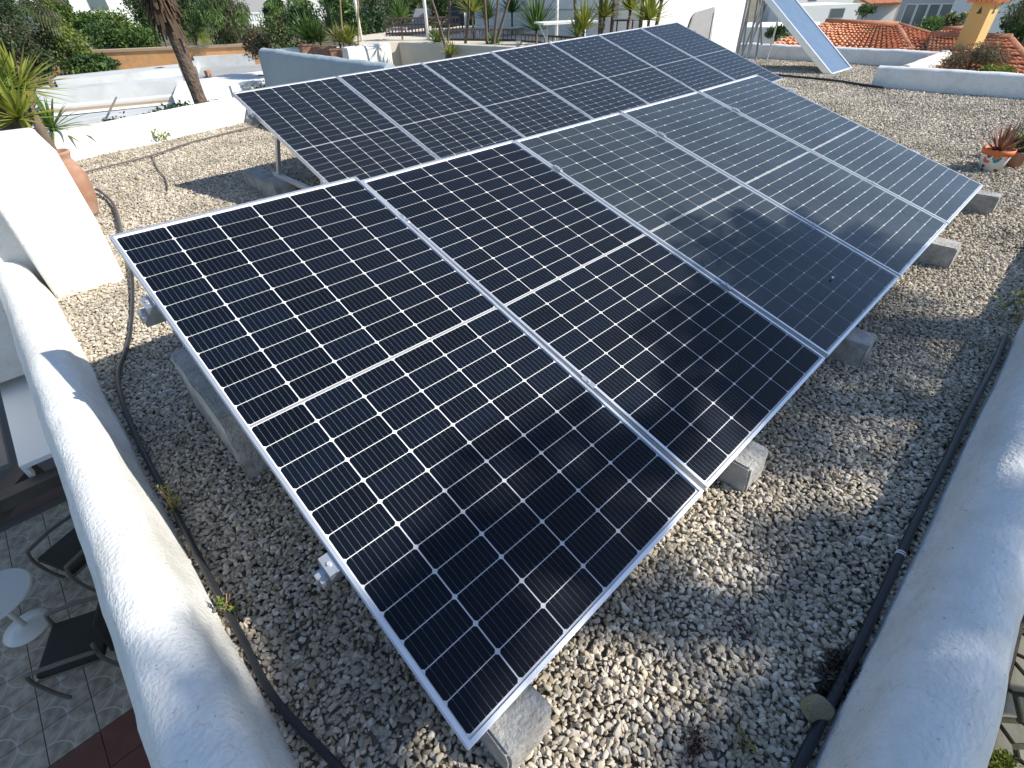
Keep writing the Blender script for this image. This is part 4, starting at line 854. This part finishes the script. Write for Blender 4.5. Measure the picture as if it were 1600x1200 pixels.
# garden wall and hedges on the slope
A = atz(-20, 90, -.3); B = atz(420, 71, -.3)
gw = empty('garden_wall', (A[0], A[1], -3.4), label='long orange garden wall behind the neighbouring flat roofs', cat='wall')
ux_ = Vector((B[0] - A[0], B[1] - A[1], 0)); wl = ux_.length; gw.rotation_euler = (0, 0, math.atan2(ux_.y, ux_.x))
MB().box((0, 0, 0), (wl, .3, A[2] + 3.4)).build('wall_face', M['orange'], gw); MB().box((0, -.05, A[2] + 3.4), (wl, .35, A[2] + 3.5)).build('coping', M['mortar'], gw)
tag(MB().prism([(-60, 38), (60, 30), (120, 60), (60, 140), (-80, 140)], -3.39, -1.2).build('garden_slope', mat('slope', (.1, .09, .05), 1, var=.4, vscale=.5)), kind='structure')
hz = [((140, 102), 30, (2.0, 1.4, .7), 'leaf_dark', 'leaf_green', 'low wide dark green shrub before the orange wall'),
      ((100, 72), 31, (1.7, 1.5, 1.6), 'leaf_yellow', 'leaf_mid', 'yellow green branching succulent bush'), ((170, 62), 38, (2.4, 1.5, 1.6), 'leaf_green', 'leaf_dark', 'green hedge bush left of the palm trunk'),
      ((215, 62), 37, (2.2, 1.5, 1.5), 'leaf_green', 'leaf_mid', 'rounded mid green bush just left of the palm trunk'), ((75, 28), 44, (1.3, 1.3, 2.2), 'leaf_yellow', 'leaf_green', 'first yellowish cypress before the tiled white house'),
      ((100, 24), 45, (1.1, 1.1, 1.9), 'leaf_yellow', 'leaf_green', 'second yellowish cypress before the tiled white house'), ((178, 38), 42, (1.5, 1.2, 1.3), 'leaf_yellow', 'leaf_mid', 'light yellow green bush below the white house windows'),
      ((8, 45), 27, (1.5, 1.5, 1.7), 'leaf_olive', 'leaf_dark', 'greyish olive bush at the left edge'), ((35, 70), 30, (1.6, 1.4, 1.2), 'leaf_dark', 'leaf_olive', 'dark bush behind the large yucca'),
      ((225, 8), 46, (2.2, 2, 2.3), 'leaf_dark', 'leaf_green', 'dark tree left of the leaning palm'), ((290, 14), 34, (1.8, 1.6, 1.6), 'leaf_dark', 'leaf_green', 'dark tree right of the leaning palm'),
      ((140, 40), 43, (1.6, 1.3, 1.3), 'leaf_mid', 'leaf_green', 'green bush right of the cypresses'), ((60, 95), 27, (1.0, .8, .7), 'leaf_dark', 'leaf_olive', 'low dark bush at the foot of the orange wall'),
      ((400, 62), 25, (1.2, 1, 1.0), 'leaf_olive', 'twig_dry', 'brownish feathery shrub right of the street lamp'),
      ((440, 48), 24, (1.3, 1.1, 1.2), 'leaf_olive', 'leaf_mid', 'feathery grey green shrub left of the cycads'), ((375, 88), 33, (1, .8, .5), 'leaf_dark', 'leaf_olive', 'low bush at the right end of the orange wall'),
      ((430, 20), 36, (.9, .9, .9), 'leaf_dark', 'leaf_dark', 'dark rounded bush on the white balustrade'), ((475, 35), 22, (1.0, 1, 1.0), 'leaf_green', 'leaf_dark', 'dark green shrub directly behind the cycads')]
for i, (p, d, r_, a, b2, lb) in enumerate(hz):
    bush('shrub', lb, 'shrub', at(p[0], p[1], d), tuple(q * .55 for q in r_), 2800, .15 if d > 28 else .1, (a, b2), 400 + i, 30, .4, base_z=-3.39, trunk_r=.12, group='garden shrubs and trees on the slope', elong=1.8)
bush('pepper_tree', 'drooping light green pepper tree behind the street lamp', 'tree', at(345, 22, 31), (1.25, 1.2, 1.2), 7000, .2, ('leaf_mid', 'leaf_olive'), 450, 40, .34, base_z=-3.39, trunk_r=.2, elong=5, droop=2.2)

lp = Vector(at(368, 78, 38)); lt = at(360, 46, 38)[2]
lm = empty('street_lamp', (lp.x, lp.y, -3.4), label='grey street lamp with a single curved head above the garden wall', cat='street lamp')
MB().tube([(0, 0, 0), (0, 0, lt + 3.2)], [.07, .05], 10).build('post', M['steel'], lm, smooth=True)
MB().tube(smooth_path([(0, 0, lt + 3.2), (-.05, .05, lt + 3.4), (-.25, .15, lt + 3.5), (-.55, .3, lt + 3.45)], 4), [.05] * 5 + [.12] * 6 + [.09] * 2, 10).build('lamp_head', M['steel'], lm, smooth=True)

# far buildings
def fbuild(name, label, px, py_base, d, width, h, depth, mt, rz, wins=(), roof=None, cat='house'):
    d *= 1.75; p = at(px, py_base, d); e = empty(name, (p[0], p[1], p[2]), rz, label, cat)
    MB().box((0, 0, -6), (width, depth, h)).build('wall', mt, e)
    for (x, z, w_, hh) in wins:
        f_ = MB().box((x - .06, -.03, z - .06), (x + w_ + .06, .0, z + hh + .06)).build('window', M['housegrey'], e)
        MB().box((x, -.045, z), (x + w_, -.031, z + hh)).build('pane', M['window'], f_)
    if roof:
        b = MB(); n = int(width / .28)
        for k in range(n): x = k * width / n; b.tube([(x + .1, -.45, h + .05), (x + .1, depth * .5, h + roof)], .12, 6)
        b.box((-.2, -.4, h - .05), (width + .2, depth, h + .03)); b.build('tiled_roof', M['tile'], e)
    return e
vdir = lambda px: math.atan2(ray(px, 100)[1], ray(px, 100)[0]) - math.pi / 2
fbuild('white_house', 'white house with tiled roof and grey shuttered windows at the top left', 62, 38, 48, 9.5, 2.9, 7, M['housewhite'], vdir(130), [(1.9, 1.0, 1.6, 1.3), (5.2, 1.0, 1.7, 1.3)], roof=.9)
fbuild('white_house', 'white house behind the date palm at the top left edge', -40, 40, 52, 7, 4, 6, M['housewhite'], vdir(20), [(3, 1.5, 1, 1)])
fbuild('grey_building', 'grey building with a large arched opening, right of the pepper tree', 372, 28, 42, 3.2, 5, 5, M['housegrey'], vdir(390), [(.3, -.3, 1.1, 1.2)])
fbuild('white_building', 'long white building with small windows behind the distant palm', 405, 34, 46, 12, 5, 7, M['housewhite'], vdir(470), [(1.5, 1.2, .9, .8), (4.4, 1.3, .9, .8), (7.5, 1.2, .9, .8)])
bs = at(388, 34, 60); e = empty('balustrade', tuple(bs), vdir(410), 'white balustrade below the grey arched building', 'balustrade')
MB().box((0, 0, .55), (3.4, .2, .65)).build('top_rail', M['white'], e); MB().box((0, 0, -.6), (3.4, .2, 0)).build('base', M['white'], e)
bl = MB().tube([(0, 0, 0), (0, 0, .2), (0, 0, .55)], [.04, .06, .035], 8).mesh('baluster', M['white'])
for k in range(16): link('baluster', bl, e, (.1 + k * .21, .1, 0))

# right distance
mb = fbuild('modern_building', 'modern grey building with a wide band of tall windows behind the tiled roofs', 1388, 60, 40, 13, 4.5, 8, M['housegrey'], vdir(1470))
wz0, wz1 = .7, 2.7
for k in range(6):
    f_ = MB().box((.45 + k * .93, -.06, wz0), (.52 + k * .93 + .83, .0, wz1)).build('window', M['white'], mb); MB().box((.53 + k * .93, -.075, wz0 + .05), (.53 + k * .93 + .75, -.061, wz1 - .06)).build('pane', M['window'], f_)
fbuild('white_building', 'white wall of the house at the far right behind the chimney', 1530, 75, 26, 10, 4, 6, M['housewhite'], vdir(1570) + .45)
fbuild('white_house', 'low white flat roofed house between the collector and the modern building', 1245, 36, 34, 5.5, 1.2, 5, M['housewhite'], vdir(1290) + .6, [(2.9, .3, 1.2, .6)])
fbuild('white_house', 'grey shaded low house behind the poles', 1158, 62, 20, 3.8, .55, 4, M['housewhite'], vdir(1200))
fbuild('brown_roofed_house', 'small white house with a brown tiled roof left of the modern building', 1350, 24, 44, 3.4, .9, 4, M['housewhite'], vdir(1370) + .6, [(.5, .2, .6, .5)], roof=.5)
fbuild('white_house', 'white house at the top behind the collector', 1225, 12, 48, 9, 1.6, 5, M['housewhite'], vdir(1270) + .6, [(3, .6, 1, .6)])

# orange tiled roofs: rows of barrel tiles
def tiled(name, label, a, b_, c_, d_, rows, cols, cat='tiled roof'):
    """a-b eave (left,right), d-c ridge (left,right), world points."""
    a, b_, c_, d_ = map(Vector, (a, b_, c_, d_)); e = empty(name, tuple(a), label=label, cat=cat)
    nrm = (b_ - a).cross(d_ - a).normalized(); V = []; F = []
    for i in range(cols):
        for j in range(rows):
            def pt(u, v): return (a.lerp(b_, u)).lerp(d_.lerp(c_, u), v) - a
            u0, u1 = (i + .08) / cols, (i + .92) / cols; v0, v1 = j / rows, (j + 1.12) / rows
            jit = rr.uniform(-.01, .01)
            for vv, lift, sc_ in ((v0, .045, 1.0), (v1, .0, .8)):
                um = (u0 + u1) / 2; hw_ = (u1 - u0) / 2 * sc_; h_ = (pt(u1, vv) - pt(u0, vv)).length * .42
                for q in range(5):
                    t = math.pi * q / 4; V.append(pt(um - math.cos(t) * hw_, vv) + nrm * (math.sin(t) * h_ + lift + jit))
            s_ = len(V) - 10
            F += [(s_ + q, s_ + q + 1, s_ + q + 6, s_ + q + 5) for q in range(4)]; F.append((s_, s_ + 4, s_ + 3, s_ + 2, s_ + 1))
    o = MB().add(V, F).build('barrel_tiles', M['tile'], e); o['kind'] = 'stuff'
    MB().add([(0, 0, -.02), b_ - a, c_ - a, d_ - a], [(0, 1, 2, 3)]).build('underlay', M['mortar'], e)
    MB().tube([d_ - a + Vector((0, 0, .03)), c_ - a + Vector((0, 0, .03))], .09, 8).build('ridge_row', M['tile_ridge'], e, smooth=True)
    MB().tube([b_ - a, c_ - a], .08, 8).build('hip_row', M['tile_ridge'], e, smooth=True)
    return e
rr = random.Random(9)
tiled('tiled_roof', 'large orange barrel tiled roof behind the thermal collector', at(1180, 80, 15.8), at(1425, 86, 15.9), at(1402, 42, 19.5), at(1288, 37, 19.5), 11, 26)
tiled('tiled_roof', 'deeper orange roof slope just right of the hip, before the valley', at(1410, 88, 15.6), at(1462, 84, 16), at(1452, 58, 18.5), at(1403, 43, 19.5), 8, 7)
tiled('tiled_roof', 'orange tiled roof slope at the right below the yellow chimney', at(1440, 112, 12.8), at(1640, 140, 12.4), at(1578, 63, 17), at(1452, 58, 17.5), 11, 21)
tiled('tiled_roof', 'narrow far tiled roof left of the chimney', at(1452, 58, 19), at(1510, 58, 19), at(1506, 48, 21), at(1470, 50, 21), 3, 8)
# chimney
cp = at(1508, 82, 15.5); ct = at(1535, 1, 15.5)[2]
ch = empty('chimney', (cp[0], cp[1], -.3), math.radians(-14), 'yellow plastered chimney with a tiled cap and triangular vents', 'chimney')
H = ct + .3
MB().box((-.17, -.17, 0), (.17, .17, H)).build('stack', M['yellow'], ch)
for s_, ax in ((-1, 0), (-1, 1)):
    for k in (0,):
        tri = [(-.05, H - .2), (.04, H - .2), (-.005, H - .08)]
        V = [((x, -.175, z) if ax else (-.175, x, z)) for x, z in tri] + [((x, -.171, z) if ax else (-.171, x, z)) for x, z in tri]
        MB().add(V, [(0, 1, 2), (5, 4, 3), (0, 3, 4, 1), (1, 4, 5, 2), (2, 5, 3, 0)]).build('vent_opening', M['shade_dark'], ch)
tl = MB()
for k in range(6):
    x = -.22 + k * .088; tl.tube([(x, -.27, H + .0), (x, 0, H + .14)], .04, 8)
    tl.tube([(-.27, x, H + .0), (0, x, H + .14)], .04, 8)
tl.box((-.23, -.23, H), (.23, .23, H + .03)).build('cap_tiles', M['tile'], ch)
bush('dry_shrub', 'leafless brown dry shrub in front of the chimney, behind the white parapet', 'shrub', at(1520, 92, 12.9), (.42, .42, .2), 4200, .09, ('twig_dry', 'twig_dry', 'leaf_olive'), 501, 30, .5, base_z=-.6, elong=9, trunk_r=.03)
bush('shrub', 'small yellow green weeds at the foot of the dry shrub', 'shrub', at(1556, 112, 12.4), (.22, .22, .07), 600, .08, ('leaf_weed', 'leaf_mid'), 502, 10, .5, base_z=-.3, trunk_r=.01)
bush('shrub', 'light green hedge below the windows of the modern building', 'shrub', at(1462, 40, 30), (1.0, .8, .28), 3000, .1, ('leaf_mid', 'leaf_green'), 503, 26, .4, base_z=-3.39, trunk_r=.08)
bush('shrub', 'grey green shrub between hedge and chimney', 'shrub', at(1497, 30, 27), (.35, .35, .35), 900, .1, ('leaf_olive', 'leaf_pale'), 504, 16, .4, base_z=-3.39, trunk_r=.08)
bush('tree', 'dark green tree at the right edge behind the white wall', 'tree', at(1610, 46, 22), (.75, .7, .55), 3600, .1, ('leaf_dark', 'leaf_green'), 505, 26, .4, base_z=-3.39, trunk_r=.12)
bush('shrub', 'small shrub left of the brown roofed house', 'shrub', at(1352, 16, 38), (.4, .4, .3), 700, .12, ('leaf_mid', 'leaf_dark'), 506, 14, .4, base_z=-3.39, trunk_r=.08)
tp = at(1650, -18, 18); palm('palm_tree', 'palm with grey green fronds hanging in at the top right corner', tuple(tp), -3.4, .12, 30, .9, 12, ('leaf_olive', 'leaf_olive'), leaflet=.35, step=.09, lw=.04)
bush('shrub', 'low bush behind the collector beside the pole bundle', 'shrub', at(1215, 50, 17.5), (.3, .25, .1), 700, .1, ('leaf_dark', 'leaf_mid'), 507, 12, .5, base_z=-3.39, trunk_r=.06)
# filler hills far away
b = MB(); N_ = 60
for i in range(N_ + 1):
    a = R(10) + R(95) * i / N_; d = 260; hgt = -2 + 3.2 * noise.noise(Vector((i * .17, 0, 0)))
    b.v += [(CAM[0] + math.cos(a) * d, CAM[1] + math.sin(a) * d, -3.4), (CAM[0] + math.cos(a) * d, CAM[1] + math.sin(a) * d, 6 + hgt), (CAM[0] + math.cos(a) * (d + 200), CAM[1] + math.sin(a) * (d + 200), 20 + hgt * 3)]
for i in range(N_):
    for k in (0, 1): b.f.append((3 * i + k, 3 * i + 3 + k, 3 * i + 4 + k, 3 * i + 1 + k)); b.mi.append(0)
tag(b.build('far_hills', mat('hill', (.07, .08, .05), 1, var=.4, vscale=.08)), kind='structure')

# ------------------------------------------------------------------ lower terrace at the left
FZ = -2.6
tag(MB().box((-6, -3, FZ - .3), (-.56, 9, FZ - .01)).build('terrace_floor', mat('grout', (.16, .14, .12), .9)), kind='structure')
fl = bpy.data.objects['terrace_floor']
def tile_mat():
    mt = bpy.data.materials.new('patterned_tile'); mt.use_nodes = True; N = mt.node_tree.nodes; L = mt.node_tree.links; p = N['Principled BSDF']; p.inputs['Roughness'].default_value = .45
    tc = N.new('ShaderNodeTexCoord'); 
    def vm(op, a, b=None):
        k = N.new('ShaderNodeVectorMath'); k.operation = op; L.new(a, k.inputs[0])
        if b is not None: k.inputs[1].default_value = b
        return k
    ring = None
    for c in ((.15, .15, 0), (-.15, .15, 0), (.15, -.15, 0), (-.15, -.15, 0)):
        dd = vm('DISTANCE', tc.outputs['Object'], c).outputs['Value']
        s1 = N.new('ShaderNodeMath'); s1.operation = 'SUBTRACT'; L.new(dd, s1.inputs[0]); s1.inputs[1].default_value = .15
        s2 = N.new('ShaderNodeMath'); s2.operation = 'ABSOLUTE'; L.new(s1.outputs[0], s2.inputs[0])
        s3 = N.new('ShaderNodeMath'); s3.operation = 'LESS_THAN'; L.new(s2.outputs[0], s3.inputs[0]); s3.inputs[1].default_value = .0045
        if ring is None: ring = s3.outputs[0]
        else:
            mx = N.new('ShaderNodeMath'); mx.operation = 'MAXIMUM'; L.new(ring, mx.inputs[0]); L.new(s3.outputs[0], mx.inputs[1]); ring = mx.outputs[0]
    nz = N.new('ShaderNodeTexNoise'); nz.inputs['Scale'].default_value = 14; nz.inputs['Detail'].default_value = 7; L.new(tc.outputs['Object'], nz.inputs['Vector'])
    rp = N.new('ShaderNodeValToRGB'); rp.color_ramp.elements[0].position = .35; rp.color_ramp.elements[0].color = (.29, .22, .15, 1); rp.color_ramp.elements[1].position = .65; rp.color_ramp.elements[1].color = (.52, .42, .3, 1)
    L.new(nz.outputs[0], rp.inputs[0]); mx = N.new('ShaderNodeMixRGB'); L.new(ring, mx.inputs[0]); L.new(rp.outputs[0], mx.inputs[1]); mx.inputs[2].default_value = (.56, .49, .39, 1)
    L.new(mx.outputs[0], p.inputs['Base Color']); return mt
tm = MB().box((-.148, -.148, 0), (.148, .148, .012)).mesh('floor_tile', tile_mat())
for i in range(9):
    for j in range(9): link('floor_tile', tm, fl, (-.75 - i * .302, 2.86 + j * .302, FZ - .009))
rtm = MB().box((-.148, -.148, 0), (.148, .148, .012)).mesh('clay_tile', mat('clay_tile', (.16, .05, .025), .5, var=.2, vscale=6))
for i in range(7):
    for j in range(4): link('clay_tile', rtm, fl, (-.75 - i * .302, 2.55 - j * .302, FZ - .009))
bst = MB().box((-.295, -.1475, 0), (.295, .1475, .12)).mesh('step_stone', mat('step_stone', (.17, .11, .1), .7, var=.15))
for i in range(4):
    for j in range(2): link('step_stone', bst, fl, (-.9 - i * .6 - .3 * j, 5.72 + j * .3, FZ - .009))
# table
tb = empty('bistro_table', (-1.78, 4.03, FZ), label='round white pedestal bistro table on the tiled lower terrace', cat='table')
MB().lathe([(0, 0), (.165, 0), (.165, .012), (.09, .025), (.03, .05), (0, .05)], 32).build('base', M['tablewhite'], tb, smooth=True)
MB().tube([(0, 0, .03), (0, 0, .47)], .02, 12).build('column', M['tablewhite'], tb, smooth=True)
MB().lathe([(0, .46), (.26, .46), (.27, .472), (.26, .485), (0, .485)], 40).build('tabletop', M['tablewhite'], tb)
def armchair(loc, rz, label):
    e = empty('armchair', loc, rz, label, 'armchair', 'armchairs on the lower terrace'); e.scale = (.84, .84, .84)       # faces -Y locally
    MB().box((-.25, -.25, .38), (.25, .25, .44)).build('seat', M['seat'], e, bevel=.02)
    MB().box((-.24, .25, .44), (.24, .29, .88)).build('backrest', M['seat'], e, bevel=.015, rot=(-.12, 0, 0))
    for s_ in (-1, 1):
        MB().tube(smooth_path([(s_ * .28, .26, .55), (s_ * .29, .0, .57), (s_ * .28, -.25, .55)], 5), .019, 8).build('armrest', M['armwood'], e, smooth=True)
        MB().tube(smooth_path([(s_ * .28, -.25, .55), (s_ * .275, -.27, .4), (s_ * .27, -.24, .15), (s_ * .27, -.2, 0)], 5), .017, 8).build('leg', M['armwood'], e, smooth=True)
        MB().tube(smooth_path([(s_ * .25, .26, .62), (s_ * .26, .24, .4), (s_ * .26, .3, .15), (s_ * .26, .36, 0)], 5), .017, 8).build('leg', M['armwood'], e, smooth=True)
        MB().tube([(s_ * .255, -.25, .38), (s_ * .255, .25, .38)], .015, 6).build('side_rail', M['armwood'], e, smooth=True)
armchair((-1.38, 3.27, FZ), R(-112), 'black seated armchair nearest the bottom left, facing the bistro table')
armchair((-1.22, 4.25, FZ), R(-63), 'black seated armchair farther along the parapet, near the dark step')
# pergola edge
pg = empty('pergola', (-.8, 3.38, -.6), label='timber pergola with a white fascia board beside the left parapet', cat='pergola')
MB().box((-.09, -.28, .0), (.09, 4.2, .03)).build('fascia_board', M['white'], pg)
MB().box((-.092, -.27, -.1), (-.07, 4.2, -.001)).build('fascia_lip', M['white'], pg)
for k in range(7): MB().box((-.30 - k * .16, -.1 + .0, -.06), (-.155 - k * .16, 4.1, -.03)).build('cover_plank', M['wood_grey'], pg)
MB().box((-1.6, -.4, -.13), (.2, -.31, -.05)).build('cross_beam', M['wood_dark'], pg)
MB().add(*bar_between((-.55, -.6, -.18), (-.08, -.12, -.1), .1, .1, Vector((0, 0, 1)))).build('brace', M['wood_dark'], pg)
# ------------------------------------------------------------------ crazy paving below the right parapet
tag(MB().box((-2, -6, FZ - .3), (12, -.9, FZ)).build('paved_yard', mat('paving_joint', (.045, .045, .03), 1, var=.4, vscale=9)), kind='structure')
yd = bpy.data.objects['paved_yard']; yd.name = 'paved_yard'
tag(MB().box((-2, -1.74, FZ + .004), (12, -1.6, FZ + .05)).build('drain_edge', M['soil']), 'dark narrow drain edging along the foot of the right parapet wall', 'drain edging')
def clip(poly, m_, n_):
    out = []
    for i in range(len(poly)):
        p, q = poly[i], poly[(i + 1) % len(poly)]; dp = (p - m_).dot(n_); dq = (q - m_).dot(n_)
        if dp <= 0: out.append(p)
        if dp * dq < 0: out.append(p.lerp(q, dp / (dp - dq)))
    return out
rr = random.Random(33); S = [Vector((1.6 + i * .19 + rr.uniform(-.08, .08), -1.8 - j * .19 + rr.uniform(-.08, .08))) for i in range(24) for j in range(7)]
stone_m = mat('paving_stone', (.15, .145, .11), .8, var=.2, vscale=8, rnd=.25, bump=.3, bscale=20)
for k, s_ in enumerate(S):
    poly = [s_ + Vector(v) for v in ((-.3, -.3), (.3, -.3), (.3, .3), (-.3, .3))]
    for t_ in S:
        if t_ is s_ or (t_ - s_).length > .8: continue
        d = t_ - s_; poly = clip(poly, s_ + d * .5 - d.normalized() * .02, d.normalized())
        if len(poly) < 3: break
    if len(poly) >= 3:
        poly = [p for p in poly]
        if max(p.y for p in poly) > -1.745: poly = clip(poly, Vector((0, -1.75)), Vector((0, 1)))
        if len(poly) < 3: continue
        o = MB().prism([(p.x - s_.x, p.y - s_.y) for p in poly], 0, .02 + rr.uniform(0, .01)).build('paving_stone', stone_m, yd, loc=(s_.x, s_.y, FZ + .002))
q = atz(1545, 1188, FZ); V, F, mi = leaves((q[0], q[1], FZ + .06), (.1, .09, .06), 900, .03, ('leaf_bright', 'leaf_weed'), 14, .5, 77, 1.6)
tag(link('moss_cushion', npmesh('moss', V, F, [mat('moss', (.1, .13, .01), .8, var=.4, transl=.2)], mi * 0)), 'bright green moss cushion on the crazy paving at the bottom right', 'moss', kind='stuff')
